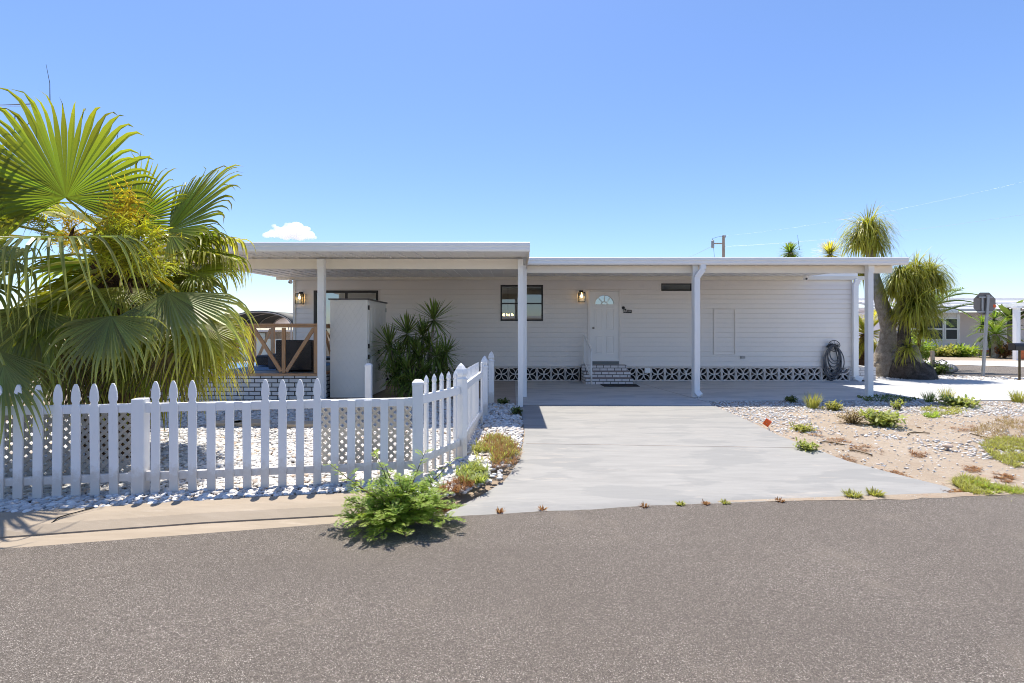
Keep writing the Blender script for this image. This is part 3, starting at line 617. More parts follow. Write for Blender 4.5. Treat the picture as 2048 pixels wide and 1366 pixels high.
# hose holder and hose
hx, hz = wx(1661), wz(688); HH = T('hose_holder', 'black scrollwork metal hose holder on the siding', 'hose holder', (hx, WY, hz-.2))
m = MB(); y = WY-.16
m.tube([(hx+.17*math.cos(math.pi*k/14), y, hz-.06+.17*math.sin(math.pi*k/14)) for k in range(15)], .010, 6); m.bar((hx-.17,y,hz-.06),(hx+.17,y,hz-.06), .014, .014)
for s_ in (-1, 1):
    for cx, cz, rr in ((.075,.02,.05),(.06,-.13,.045),(.115,-.01,.03)):
        m.tube([(hx+s_*(cx+rr*(1-k/26)*math.cos(k*.5)), y, hz+cz-.03+rr*(1-k/26)*math.sin(k*.5)) for k in range(20)], .006, 5)
    m.bar((hx+s_*.14,y,hz-.06),(hx+s_*.12,WY-.02,hz-.06), .02, .02); m.tube([(hx+s_*.15,y,hz-.06),(hx+s_*.13,y,hz-.18),(hx,y,hz-.22)], .008, 6)
m.tube([(hx,y,hz+.11),(hx,y,hz-.22)], .007, 6); m.build('scrollwork', M['black'], HH)
m = MB(); [m.tube([(hx+.13*math.cos(math.pi*k/10), WY-.03-q*.035, hz-.10+.10*math.sin(math.pi*k/10)) for k in range(11)], .012, 6) for q in (0,1,2,3)]; m.build('cradle', M['black'], HH)
GH = MB()
def loopc(w, top, bot, y, skew):
    return [(hx+skew*(1-math.cos(t))*.5*0+skew*math.sin(t/2)+w*math.sin(t)*(.72+.28*math.sin(t/2)), y+.01*math.sin(3*t), top-(top-bot)*(1-math.cos(t))/2) for t in [2*math.pi*k/34 for k in range(35)]]
for w, bot, y, sk in ((.20,.02,.06,-.02),(.235,.10,.075,.02),(.26,.16,.09,-.03),(.22,.24,.10,.01),(.18,.33,.11,.03),(.25,.05,.12,.0),(.29,.20,.13,.05),(.17,.42,.135,-.01),(.20,.52,.145,.02),(.28,.12,.15,-.06),(.15,.60,.155,.03)):
    GH.tube(loopc(w*1.0, hz-.03+R(-.02,.02), bot+.0, WY-y, sk), .0145, 7, False)
GH.tube([(hx+.2,WY-.12,.3),(hx+.27,WY-.15,.26),(hx+.33,WY-.16,.30),(hx+.36,WY-.15,.35)], .018, 7)
tag(GH.build('garden_hose', M['hose'], smooth=True), 'dark grey garden hose hanging in loops from the wall holder', 'hose')

# ------------------------------------------------------------------ carport and patio roofs
CP = T('carport_roof', 'low flat white carport roof before the front door', 'carport', (4.4,10.8,0))
def gutter(x0, x1, yf, z0, z1, name, parent, k=4):
    m = MB(); h = z1-z0                     # rolled gutter profile along x
    pr = [(yf,z1),(yf-.012,z1-.01),(yf-.012,z1-h*.42),(yf+.004,z1-h*.46),(yf+.004,z0+.03),(yf+.02,z0),(yf+.13,z0),(yf+.13,z1-.02),(yf+.10,z1-.02),(yf+.1,z0+.02),(yf+.03,z0+.02),(yf+.012,z1)]
    n = len(pr); m.add([(x, y, z) for x in (x0, x1) for y, z in pr], [tuple(range(n)), tuple(range(2*n-1, n-1, -1))]+[(i, n+i, n+(i+1) % n, (i+1) % n) for i in range(n)])
    m.add([(x, yf+.005+dy, z) for x in (x0+.001, x1-.001) for dy, z in ((0,z0+.005),(.12,z0+.005),(.12,z1-.005),(0,z1-.005))], [(0,1,2,3),(7,6,5,4)])
    m.build(name, M['alum'], parent)
def pans(x0, x1, y0, y1, zf, zb, name, parent, t=.09):
    m = MB(); m.add([(x, y, z+dz) for x in (x0, x1) for y, z in ((y0,zf),(y1,zb)) for dz in (0, t)], [(0,2,3,1),(4,5,7,6),(0,1,5,4),(2,6,7,3),(1,3,7,5),(0,4,6,2)])
    x = x0+.3; 
    while x < x1-.05: m.bar((x, y0+.02, zf-.006), (x, y1-.02, zb-.006), .018, .014); x += .305
    m.build(name, M['soffit'], parent)
cpL, cpR, cpF = .285, 8.68, 10.5
gutter(cpL, cpR+.0, cpF, 2.935, 3.092, 'gutter', CP); pans(cpL+.01, cpR-.01, cpF+.135, 14.04, 2.955, 3.075, 'roof_panel', CP)
m = MB(); m.box(.27, 8.56, 10.80, 10.90, 2.785, 2.952); m.build('beam', M['beam'], CP, bevel=.004)
def post(x, y, w, z1, parent, name='post'):
    m = MB(); m.box(x-w/2, x+w/2, y-w/2, y+w/2, .004, z1); m.box(x-w/2-.004, x+w/2+.004, y-w/2-.02, y-w/2-.001, z1-.16, z1-.01) ; return m.build(name, M['alum'], parent, bevel=.005)
post(.285, 10.72, .085, 2.95, CP); post((1389-1024)/F*10.72, 10.72, .10, 2.95, CP); post((1738-1024)/F*10.72, 10.72, .118, 2.95, CP)
sx_ = (1396-1024)/F*10.6
ds = spout([(sx_+.09,10.56,2.935),(sx_+.09,10.56,2.84),(sx_-.03,10.60,2.66),(sx_-.03,10.60,.14),(sx_+.02,10.52,.06)], .125, .085, 'downspout', CP)
PR = T('patio_roof', 'flat white patio roof over the porch and shed', 'patio roof', (-3.3,9.4,0))
plL, plR, plF = -6.95, .312, 8.35
gutter(plL, plR, plF, 2.872, 3.03, 'gutter', PR); pans(plL+.01, plR-.01, plF+.135, 14.04, 2.90, 3.05, 'roof_panel', PR, .11)
m = MB(); m.box(plL+.2, .215, 9.42, 9.52, 2.70, 2.90); m.build('beam', M['beam'], PR, bevel=.004)
m = MB(); m.box(plR-.012, plR-.002, plF+.132, 10.49, 2.80, 3.03); m.build('end_fascia', M['beam'], PR)
post(-3.71, 9.36, .125, 2.88, PR); post(.165, 9.36, .10, 2.88, PR)

# ------------------------------------------------------------------ porch, railings, furniture
PO = T('porch', 'raised porch with white painted brick base and timber edge', 'porch', (-6.3,12.2,0)); px1, px0, py0 = -4.13, -9.2, 10.3
m = MB(); m.box(px0, px1, py0, py0+.12, -.05, .515); m.box(px1-.12, px1, py0+.122, 14.0, -.05, .515); m.build('brick_base', M['brickP'], PO)
m = MB(); m.box(px0-.02, px1+.02, py0-.03, py0+.10, .517, .565); m.box(px1-.1, px1+.02, py0+.102, 14.0, .517, .565); m.build('rim_board', M['wood'], PO, bevel=.004)
m = MB(); m.box(px0, px1-.102, py0+.102, 14.08, .50, .555); m.build('deck_floor', M['thresh'], PO)
def railing(pts, name, label, vb=True, zz=.57):
    """pts along the run; posts at every pt, a V brace in every bay"""
    a = V(pts[0]); t = T(name, label, 'railing', (a.x, a.y, .56), 'timber railings around the porch'); H_ = 1.07
    for p in pts: m = MB(); m.bar((p[0],p[1],zz), (p[0],p[1],zz+H_-.062), .088, .088, up=(0,1,0)); m.build('post', M['wood'], t, bevel=.004)
    d = (V(pts[-1])-V(pts[0])).normalized(); e0, e1 = V(pts[0])-d*.06, V(pts[-1])+d*.06
    m = MB(); m.bar((e0.x,e0.y,zz+H_-.02), (e1.x,e1.y,zz+H_-.02), .13, .036); m.build('top_rail', M['wood'], t, bevel=.004)
    m = MB(); m.bar((e0.x,e0.y,zz+H_-.062), (e1.x,e1.y,zz+H_-.062), .05, .045); m.build('sub_rail', M['wood'], t)
    for p, q in zip(pts, pts[1:]):
        p, q = V((*p[:2],0)), V((*q[:2],0)); c = (p+q)/2; dd = (q-p).normalized(); nn = V((-dd.y, dd.x, 0))*.0
        m = MB(); m.bar((c.x,c.y,zz+.005), (c.x,c.y,zz+H_-.09), .075, .04, up=(0,1,0) if abs(dd.x) > .5 else (1,0,0)); m.build('baluster', M['wood'], t, bevel=.004)
        for s_, e in ((1, p+dd*.06), (-1, q-dd*.06)):
            b = c-dd*(.055*s_); m = MB(); m.bar((b.x,b.y,zz+.03), (e.x,e.y,zz+H_-.11), .036, .075, up=(0,0,1)); m.build('brace', M['wood'], t, bevel=.004)
    return t
railing([(-8.4,10.36),(-7.02,10.36),(-5.63,10.36),(-4.22,10.36)], 'porch_railing', 'cedar porch railing with V braces facing the yard')
railing([(-4.19,10.62),(-4.19,12.2)], 'porch_railing', 'cedar railing return between the porch and the resin shed')
railing([(-9.1,13.95),(-8.0,13.95),(-6.95,13.95)], 'porch_railing', 'rear cedar porch railing seen past the house corner')
def wick(x0, x1, y0, y1, z0, z1, label, name='wicker_sofa'):
    t = T(name, label, 'sofa' if 'sofa' in name else 'ottoman', ((x0+x1)/2, (y0+y1)/2, z0)); m = MB()
    if 'sofa' in name:
        m.box(x0, x1, y0, y0+.14, z0+.03, z1); m.box(x0, x0+.12, y0+.142, y1, z0+.03, z0+.52); m.box(x1-.12, x1, y0+.142, y1, z0+.03, z0+.52); m.box(x0+.122, x1-.122, y0+.142, y1-.01, z0+.03, z0+.30)
        m.build('wicker_body', M['wicker'], t, bevel=.02); c = MB(); c.box(x0+.13, x1-.13, y0+.15, y1-.02, z0+.302, z0+.43); c.build('seat_cushion', M['cushion'], t, bevel=.03)
    else:
        m.box(x0, x1, y0, y1, z0+.03, z1-.04); m.build('wicker_body', M['wicker'], t, bevel=.02); c = MB(); c.box(x0+.01, x1-.01, y0+.01, y1-.01, z1-.039, z1); c.build('top_cushion', M['cushion'], t, bevel=.015)
wick((551-1024)/F*10.75, (623-1024)/F*10.75, 10.75, 11.55, .562, CH-(680-HZ)/F*10.75, 'tall dark wicker sofa back behind the porch railing')
wick((511-1024)/F*12.2, (537-1024)/F*12.2, 12.2, 12.75, .566, CH-(711-HZ)/F*12.2, 'low dark wicker ottoman on the blue rug', 'wicker_ottoman')
m = MB(); m.box((536-1024)/F*11.6, (556-1024)/F*11.6, 11.6, 12.05, .566, .92); tag(m.build('storage_cube', M['cushion'], bevel=.02), 'small slate grey cube table beside the wicker sofa', 'side table')
m = MB(); m.box(-8, -4.9, 11.2, 13.6, .556, .563); tag(m.build('rug', M['blue']), 'blue outdoor rug on the porch floor', 'rug')
# resin shed
SH = T('resin_shed', 'tall off-white resin storage shed beside the porch', 'shed', (-3.6,11.4,0)); sx0, sx1, sy0, sy1, sz1 = -4.04, -3.21, 10.66, 12.2, 2.17
m = MB(); m.box(sx0, sx1, sy0, sy1, .0, 1.02); m.box(sx0+.006, sx1-.006, sy0+.006, sy1-.006, 1.02, 1.05); m.box(sx0, sx1, sy0, sy1, 1.05, sz1)
for a, b in ((.06,.99),(1.10,2.10)):      # embossed diamonds
    for k in range(-14, 22):
        for sg in (1, -1):
            q = .125*k; pts = []
            for zc in np.linspace(a, b, 25):
                xx = sx0+.05+ (q+sg*(zc-a)*.62) % 10 if False else sx0+q+sg*(zc-a)*.62
                if sx0+.05 < xx < sx1-.05: pts.append((xx, zc))
            if len(pts) > 2: m.bar((pts[0][0], sy0-.001-.0005*(sg+1), pts[0][1]), (pts[-1][0], sy0-.001-.0005*(sg+1), pts[-1][1]), .007, .007)
for i in range(3):
    xx = sx0+.08+i*.27
    for zc in (1.0, 2.135): m.box(xx, xx+.09, sy0-.008, sy0-.0005, zc, zc+.02)
m.build('body', M['shed'], SH)
m = MB(); yh = (sy0+sy1)/2
for y0, y1 in ((sy0+.06, yh-.01), (yh+.01, sy1-.06)):
    for za, zb in ((.08,1.0),(1.07,2.12)):
        m.box(sx1-.004, sx1+.022, y0, y1, za, zb)
        for yy in (y0+.12, y1-.28): m.box(sx1+.0225, sx1+.034, yy, yy+.16, za+.12, zb-.12)
m.build('door_panel', M['shed'], SH, bevel=.006)
m = MB()
for y_ in (sy0+.05, sy1-.07):
    for z_ in (.2,.9,1.14,2.0): m.box(sx1+.001, sx1+.03, y_-.022, y_+.022, z_-.05, z_+.05)
m.box(sx1+.023, sx1+.06, yh-.03, yh+.03, .93, 1.03); m.tube([(sx1+.04,yh,.55),(sx1+.05,yh,.62),(sx1+.04,yh,.70)], .012); m.build('hinge', M['black'], SH)
m = MB(); m.add([(sx0-.03,sy0-.03,sz1),(sx1+.04,sy0-.03,sz1),(sx1+.04,sy1+.03,sz1),(sx0-.03,sy1+.03,sz1),(sx0-.03,sy0-.03,sz1+.03),(sx1+.04,sy0-.03,sz1+.03),(sx1+.04,sy1+.03,sz1+.03),(sx0-.03,sy1+.03,sz1+.03)], [(3,2,1,0),(4,5,6,7),(0,1,5,4),(1,2,6,5),(2,3,7,6),(3,0,4,7)]); m.build('lid', M['resin2'], SH)
# ------------------------------------------------------------------ picket fence
fA, fB = V((-4.51,4.27,0)), V((-1.87,4.675,0)); fd = (fB-fA).normalized(); fn = V((fd.y,-fd.x,0))   # fn points to the street
def on(u, off=0):                       # where the ray of column u meets the front fence line
    k = (u-1024)/F; a = fA+fn*off; s_ = (k*a.y-a.x)/(fd.x-k*fd.y); return a+fd*s_
GZ = .0
def picket_poly(h, w=.037, head=True):
    if not head: return [(-w,0),(w,0),(w,h),(-w,h)]
    R_ = [(w,0),(w,h-.215),(w*.72,h-.195),(w*.70,h-.175),(w*.93,h-.155),(w*.98,h-.13),(w*.85,h-.075),(w*.55,h-.03),(w*.22,h-.004)]
    return R_+[(-a, b) for a, b in reversed(R_)]
def pick(c, d, n, h, name, parent, w=.037, th=.018, head=True, off=0.021, z=0):
    m = MB(); c = V(c); poly = picket_poly(h, w, head); k = len(poly); vs = []; ln = R(-.008,.008); ly = R(-.004,.005)
    for s_ in (off, off+th):
        for a, b in poly: q = c+d*(a+ln*b)+n*(s_+ly*b*(s_ > 0)); vs.append((q.x, q.y, b+z))
    m.add(vs, [tuple(reversed(range(k))), tuple(range(k, 2*k))]+[(i, (i+1) % k, k+(i+1) % k, k+i) for i in range(k)])
    return m.build(name, M['white'], parent, bevel=.003)
def fpost(c, d, h, w, parent, cap=None, name='post', z=-.05):
    m = MB(); c = V(c); rot = math.atan2(d.y, d.x)+math.pi/4; r2 = w/2*math.sqrt(2)
    m.loft([(r2, z), (r2, h)], c.x, c.y, 4, rot); p = m.build(name, M['white'], parent, bevel=.006)
    if cap == 'flat':
        m = MB(); m.loft([(r2+.006,h-.03),(r2+.006,h+.002),(r2*.55,h+.03)], c.x, c.y, 4, rot); m.build('post_cap', M['white'], p, bevel=.004)
    if cap == 'spade':
        m = MB(); m.loft([(r2+.008,h-.005),(r2+.008,h+.015),(r2*.8,h+.022),(r2*.78,h+.04),(r2*1.0,h+.06),(r2*1.03,h+.085),(r2*.86,h+.125),(r2*.5,h+.165),(r2*.12,h+.195)], c.x, c.y, 4, rot); m.build('post_cap', M['white'], p, smooth=False, bevel=.003)
    return p
def rail(a, b, z0, z1, parent, th=.04):
    m = MB(); a, b = V(a), V(b); m.bar((a.x,a.y,(z0+z1)/2), (b.x,b.y,(z0+z1)/2), th, z1-z0); return m.build('rail', M['white'], parent, bevel=.004)
def bracket(p, d, z, parent):
    m = MB(); p = V(p); m.bar((p.x,p.y,z-.045), (p.x,p.y,z+.045), .03, .05, up=tuple(d)); return m.build('rail_bracket', M['white'], parent)
P1, P2, P3, P4, P5 = on(281), on(836), V((-.60,5.65,0)), V((-.48,8.39,0)), V((-.42,9.73,0)); P0 = V((-5.62,4.1,0))
FW = T('picket_fence', 'white picket fence run facing the street with several snapped picket tips', 'fence', tuple(fA))
fpost(P1, fd, .868, .105, FW); fpost(P2, fd, .975, .105, FW, 'flat'); fpost(fA+fd*-1.15, fd, .97, .105, FW, 'flat')
for a, b in ((fA+fd*-1.1, P1-fd*.052), (P1+fd*.053, P2-fd*.053)): rail(a, b, .742, .822, FW); rail(a, b, .113, .185, FW)
for u in (-72,-34,4,41.5,80.7,119,156.6,195,232): pick(on(u), fd, fn, 1.02+R(-.006,.006), 'picket', FW)
for u in (314.6,351.5,388.3,532,567,601.7,636.3): pick(on(u), fd, fn, 1.03+R(-.006,.006), 'picket', FW)
for u in (425.6,461.4,497,670.5,703.3,736.2,768.6,800.9):
    p = pick(on(u), fd, fn, .822+R(-.012,.001), 'picket', FW, head=False)
for c, s_ in ((P1-fd*.07,1),(P1+fd*.07,1),(P2-fd*.07,1)): bracket(c+fn*.004, fd, .782, FW); bracket(c+fn*.004, fd, .15, FW)
def run(name, label, A, B, us, pside, **k):
    d = (B-A).normalized(); n = V((d.y,-d.x,0))*pside; t = T(name, label, 'fence', tuple(A)); return t, d, n
d2 = (P3-P2).normalized(); n2 = V((d2.y,-d2.x,0))
F2 = T('picket_fence', 'short white picket fence return with thin pointed pickets beside the driveway', 'fence', tuple(P3))
fpost(P3, d2, .915, .108, F2, 'spade')
rail(P2+d2*.055, P3-d2*.056, .75, .843, F2); rail(P2+d2*.055, P3-d2*.056, .148, .225, F2)
for c in (P2+d2*.085, P3-d2*.085): bracket(c+n2*.003, d2, .797, F2); bracket(c+n2*.003, d2, .187, F2)
L2 = (P3-P2).length
for k in range(1, 6):
    c = P2+d2*(L2*k/5.9); m = MB(); r_ = .024; rot = math.atan2(d2.y, d2.x)+math.pi/4
    m.loft([(r_,.03),(r_,.93),(r_*.85,.94),(r_*1.15,.965),(r_*.9,1.0),(r_*.15,1.035)], c.x, c.y, 4, rot); m.build('picket', M['white'], F2)
d3 = (V((-.494,7.62,0))-P3).normalized(); n3 = V((d3.y,-d3.x,0)); L3 = 1.97
F3 = T('picket_fence', 'white picket fence panel running back along the driveway to two spade capped posts', 'fence', tuple(P3+d3*.2))
rail(P3+d3*.058, P3+d3*L3, .75, .843, F3); rail(P3+d3*.058, P3+d3*L3, .15, .225, F3)
for k in range(1, 15): pick(P3+d3*(L3*k/15.), d3, n3, 1.0, 'picket', F3, w=.030, th=.016, off=-.036)
pick(P3+d3*(L3-.0), d3, n3, .985, 'end_board', F3, w=.045, th=.03, head=False, off=.0)
fpost(P4, d3, .855, .112, F3, 'spade'); fpost(P5, d3, .87, .11, F3, 'spade')
SP = T('fence_post', 'lone short white post standing before the resin shed', 'post', (-2.39,8,0)); fpost((-2.39,8,0), V((1,0,0)), .915, .10, SP, 'flat')
def lattice(c, d, n, w, z0, z1, label, lean=.03):
    m = MB(); pit = .0795; c = V(c); up = V((0,0,1))
    def pt(x, z, o): return c+d*x+n*(o-lean*(z-z0))+up*z
    for sg in (1, -1):
        k = -30
        while k < 80:
            x0 = k*pit; pts = []
            for t in np.linspace(0, 1, 60):
                x = x0+sg*(t-.5)*(z1-z0)*1.0; z = z0+(z1-z0)*t
                if 0 <= x <= w: pts.append((x, z))
            if len(pts) > 1: m.bar(pt(*pts[0], .004*sg), pt(*pts[-1], .004*sg), .0075, .027, up=tuple((pt(*pts[-1],0)-pt(*pts[0],0)).normalized().cross(n)))
            k += 1
    return tag(m.build('lattice_panel', M['lattice'], None), label, 'lattice panel', 'lattice panels leaning behind the fence')
a = on(-60, -.11); lattice(a, fd, fn, (on(262,-.11)-a).length, .12, .72, 'grey plastic lattice panel behind the fully pointed pickets under the palm')
a = on(642, -.09); lattice(a, fd, fn, (on(823,-.09)-a).length, .165, .76, 'grey plastic lattice panel behind the snapped pickets next to the corner post')

# ------------------------------------------------------------------ fan palm
def fan(m, hub, axis, nrm, Rr, span=128, nseg=40, droop=1.0, split=.5, pleat=.3, ext=1.2, cup=.08, stem=None, tip=(.0,1.), bend=.4):
    A = V(axis).normalized(); N = V(nrm); N = (N-A*N.dot(A)).normalized(); Sd = A.cross(N); hub = V(hub)
    if stem is not None:
        st = V(stem); mid = (st+hub)/2+V((0,0,.06)); t0 = m.t; m.t = .75; m.tube([st, mid, hub], [.022,.016,.011], 5, False); m.t = t0
    da = 2*rad(span)/nseg
    for i in range(nseg):
        a = -rad(span)+da*(i+.5); L = Rr*ext*(1-.30*(abs(a)/rad(max(span, 90)))**2)*R(.9,1.07); n = 11
        d = (A*math.cos(a)+Sd*math.sin(a)+N*cup*(1-abs(a)/3)).normalized(); p = hub.copy(); sp = split*R(.86,1.1); w0 = 0; fall = (V((0,0,-1))+N*(R(.1,.5) if bend > 1 else R(-.05,.2))*(1 if N.z > -.3 else -1)+Sd*(math.sin(a)*.35+R(-.12,.12))).normalized()
        vs = []; at = []; tw = R(-1.2,1.2); kd = droop*R(.7,1.35)
        for j in range(n+1):
            t = j/n; sN = N.cross(d)
            if sN.length < .05: sN = V(Sd)
            sN.normalize(); r_ = L*t
            if t <= sp: w = r_*math.tan(da/2)*1.03; w0 = w
            else:
                q = (t-sp)/(1-sp); w = w0*(1-q)**.8*.92; sN = Matrix.Rotation(tw*q, 3, d) @ sN
            nn = sN.cross(d); pl = pleat*w*(1 if t <= sp else 1.2)
            vs += [p-sN*w-nn*pl*.5, p+nn*pl, p+sN*w-nn*pl*.5]; at += [tip[0]+(tip[1]-tip[0])*max(0,(t-.35)/.65)**1.5]*3
            p = p+d*(L/n)
            q_ = 0 if t < sp*.85 else (t-sp*.85)/(1-sp*.85); k = kd*(.05+(6.5*q_**1.2 if bend > 1 else 7.*q_**bend if q_ > 0 else 0))/n*2.0
            d = (d+fall*k).normalized()
        fs = []
        for j in range(n):
            for q in (0, 1): fs.append((j*3+q, j*3+q+1, (j+1)*3+q+1, (j+1)*3+q))
        k0 = len(m.v); m.add(vs, fs); m.a[k0:] = at
base = V((-4.75,5.75,0)); crown = V((-4.62,5.75,2.35))
PALM = T('fan_palm', 'large shaggy fan palm with drooping leaf tips behind the picket fence', 'palm', tuple(base))
m = MB(); m.tube([base+V((0,0,-.1)), base+V((.03,0,.5)), base+V((.08,0,1.3)), crown+V((0,0,.15))], [.30,.24,.20,.16], 12)
for k in range(260):
    z = R(.1,2.4); t = R(0,6.28); r_ = .20+.07*(1-z/2.4); c = base.lerp(crown, z/2.45)+V((r_*math.cos(t), r_*math.sin(t), 0)); c.z = z; m.bar(c, c+V((.10*math.cos(t), .10*math.sin(t), .16)), .05, .012)
m.build('trunk', M['barkb'], PALM)
def frond(hub, axis, nrm, Rr, mat='fan', stem=crown, tip=(0,1.), **k):
    m = MB(); fan(m, hub, axis, nrm, Rr, stem=stem, tip=tip, **k); return m.build('frond', M[mat], PALM, att=True)
cam = V((0,0,1.5))
# the leaves one can tell apart in the photo: (u, v, depth) of the hub, direction, facing
frond(U(132,395,5.35), (-.02,-.10,1), (.12,-1,.15), 1.0, span=122, nseg=46, bend=1.2, droop=1.3, split=.70, ext=1.2, tip=(.0,.8))
frond(U(262,445,5.9), (.45,.1,.9), (.1,-1,.2), .78, span=95, bend=1.2, droop=.9, split=.55)
frond(U(338,462,5.7), (.86,-.12,.48), (-.25,-.85,.55), .98, span=88, nseg=38, bend=1.2, droop=.95, split=.62, tip=(.1,1.))
frond(U(352,470,5.9), (.9,.1,-.25), (-.1,-.8,.7), .62, span=60, nseg=24, droop=1.0, tip=(.2,1.))
frond(U(388,545,5.8), (.92,-.1,-.12), (.1,-.6,.85), .56, span=80, nseg=30, droop=.9, tip=(.15,1.))
frond(U(335,585,5.3), (.58,-.36,-.66), (.35,-.7,.6), .86, 'fangrey', span=68, nseg=32, droop=1.0, split=.52, ext=1.4, tip=(.1,1.25))
frond(U(222,632,4.72), (.10,-.30,-.9), (.1,-.85,.45), .62, 'fangrey', span=86, nseg=32, droop=.7, split=.55, ext=1.25, pleat=.42, tip=(0,1.1), stem=U(170,555,5.4))
frond(U(62,612,5.0), (-.05,-.30,-.95), (.05,-.92,.35), 1.0, 'fangrey', span=78, nseg=34, droop=.5, split=.6, ext=1.2, tip=(0,.9))
frond(U(135,474,4.85), (.05,-.80,-.20), (0,-.35,1), .82, 'fangrey', span=125, nseg=40, droop=1.75, split=.34, ext=1.75, pleat=.4, tip=(0,1.0))
frond(U(-20,440,5.2), (-.5,-.3,.6), (.3,-.9,.3), .95, span=115, bend=1.2, droop=.9, tip=(.2,1.))
frond(U(20,470,5.5), (-.8,-.1,.3), (.2,-.9,.4), .95, 'fanyel', span=100, droop=.9, tip=(.0,.8))
frond(U(30,520,5.0), (-.6,-.5,-.1), (0,-.5,.9), .95, 'fangrey', span=110, droop=1.3, split=.4, ext=1.5)
frond(U(-40,560,4.9), (-.3,-.5,-.3), (.1,-.6,.8), .9, 'fangrey', span=110, droop=1.1, split=.45, ext=1.4)
frond(U(8,730,4.32), (.05,-.25,-.9), (.1,-1,.2), .62, 'fangrey', span=60, nseg=20, droop=.4, split=.45, ext=1.35, tip=(0,1.2), stem=U(-60,600,4.9))
frond(U(425,680,5.6), (.25,-.1,-.9), (.3,-.7,.5), .46, 'fanyel', span=80, nseg=34, droop=1.2, split=.35, ext=1.7, tip=(.1,1.1))
frond(U(360,700,5.5), (.1,-.2,-.9), (.1,-.8,.5), .6, 'fanyel', span=80, nseg=34, droop=1.0, split=.38, ext=1.7, tip=(.1,1.1))
frond(U(-10,700,4.7), (.1,-.2,-.95), (.1,-1,.2), .75, 'fangrey', span=70, droop=.3, split=.5, ext=1.3)
frond(U(400,650,5.35), (.42,-.3,-.72), (.3,-.6,.7), .60, 'fanyel', span=90, nseg=38, droop=1.3, split=.42, ext=1.5, tip=(.1,1.))
frond(U(425,640,5.7), (.62,.0,-.55), (.3,-.6,.7), .44, 'fanyel', span=90, nseg=34, droop=1.4, split=.4, ext=1.5, tip=(.1,1.))
frond(U(300,680,5.4), (.1,-.3,-.9), (.1,-.9,.4), .75, 'fan', span=85, nseg=36, droop=.8, split=.45, ext=1.5, tip=(.1,1.3))
frond(U(140,690,5.3), (-.05,-.25,-.95), (.05,-.9,.4), .8, 'fangrey', span=80, nseg=32, droop=.6, split=.5, ext=1.4)
# leaves behind and below that fill the crown
ga = 2.39996
for k in range(20):
    t = ga*k; el = -.75+1.35*((k*7) % 20)/20; d = V((math.cos(t)*math.cos(el), abs(math.sin(t))*math.cos(el)*.9+.15, math.sin(el)))
    h = crown+V((0,0,.1))+d*R(.55,.85); frond(h, d+V((0,0,-.15)), (d.cross(V((0,0,1))).cross(d)), R(.70,.92)*(.72 if d.x > .1 else 1), ('fan','fanyel','fangrey','fanyel')[k % 4], span=R(95,125), nseg=30, droop=R(.8,1.4), split=R(.42,.55), ext=1.25, tip=(0,1.))
for k in range(11):          # hanging older leaves around the trunk
    t = -2.9+.62*k; d = V((math.cos(t), math.sin(t)*.8, -.9)); h = crown+V((math.cos(t)*.55, math.sin(t)*.5, -.35-R(0,.25)))
    frond(h, d, V((math.cos(t), math.sin(t), .5)), R(.62,.8)*(.75 if math.cos(t) > .3 else 1), 'fanyel' if k % 3 == 0 else ('fangrey' if k % 3 == 1 else 'fan'), span=80, nseg=30, droop=1.2, split=.42, ext=1.55, tip=(.1,1.2))
for (u, v, y, dx) in ((250,690,5.25,-.1),(330,700,5.3,.15),(410,705,5.5,.25),(150,700,5.2,-.1),(290,650,5.35,0)):
    frond(U(u, v, y), (dx,-.15,-.95), (.1,-1,.3), .5, 'thatch' if u in (330,150) else 'fanyel', span=60, nseg=24, droop=.5, split=.25, ext=1.6, tip=(.3,1.4))
for k in range(9):           # dead skirt
    t = 6.28*k/9; d = V((math.cos(t)*.35, math.sin(t)*.35, -1)); h = crown+V((math.cos(t)*.4, math.sin(t)*.4, -.9-R(0,.3)))
    frond(h, d, V((math.cos(t), math.sin(t), .2)), .6, 'thatch', span=60, nseg=22, droop=.5, split=.35, ext=1.5, tip=(0,1))
# long bare filaments and flower sprays
m = MB()
for (u, v, u2, v2, y) in ((100,205,92,128,5.4),(222,300,238,258,5.4),(272,330,282,300,5.8),(65,235,40,262,5.3),(60,208,-5,210,5.3),(30,232,20,290,5.3)):
    a, b = U(u, v, y), U(u2, v2, y); m.tube([a, (a+b)/2+V((.02,0,.0)), b], [.006,.004,.002], 4)
m.build('filament', M['thatch'], PALM, att=True)
def spray(root, tipp, n, spread, mat, seed):
    random.seed(seed); m = MB(); root, tipp = V(root), V(tipp); ax = tipp-root; m.t = .2; m.tube([root, root+ax*.5+V((0,0,.05)), tipp], [.016,.012,.006], 6)
    for k in range(n):
        f = R(.15,1.); p = root+ax*f+V((0,0,.05*math.sin(3.14*f))); d = (ax.normalized()*R(.2,.9)+V((R(-1,1),R(-1,1),R(-1,.8)))).normalized(); q = p+d*spread*R(.4,1.)+V((0,0,-.05*spread)); m.t = R(.0,1.)
        m.tube([p, (p+q)/2+V((R(-1,1),R(-1,1),R(-1,1)))*.03, q], [.006,.0045,.003], 3, False)
        for j in range(9):
            c = p.lerp(q, R(.2,1.)); e = V((R(-1,1),R(-1,1),R(-1,.7))).normalized()*R(.05,.12); m.t = R(0,1.); m.tube([c, c+e], [.0045,.0025], 3, False)
    m.build('flower_stalk', M[mat], PALM, att=True)
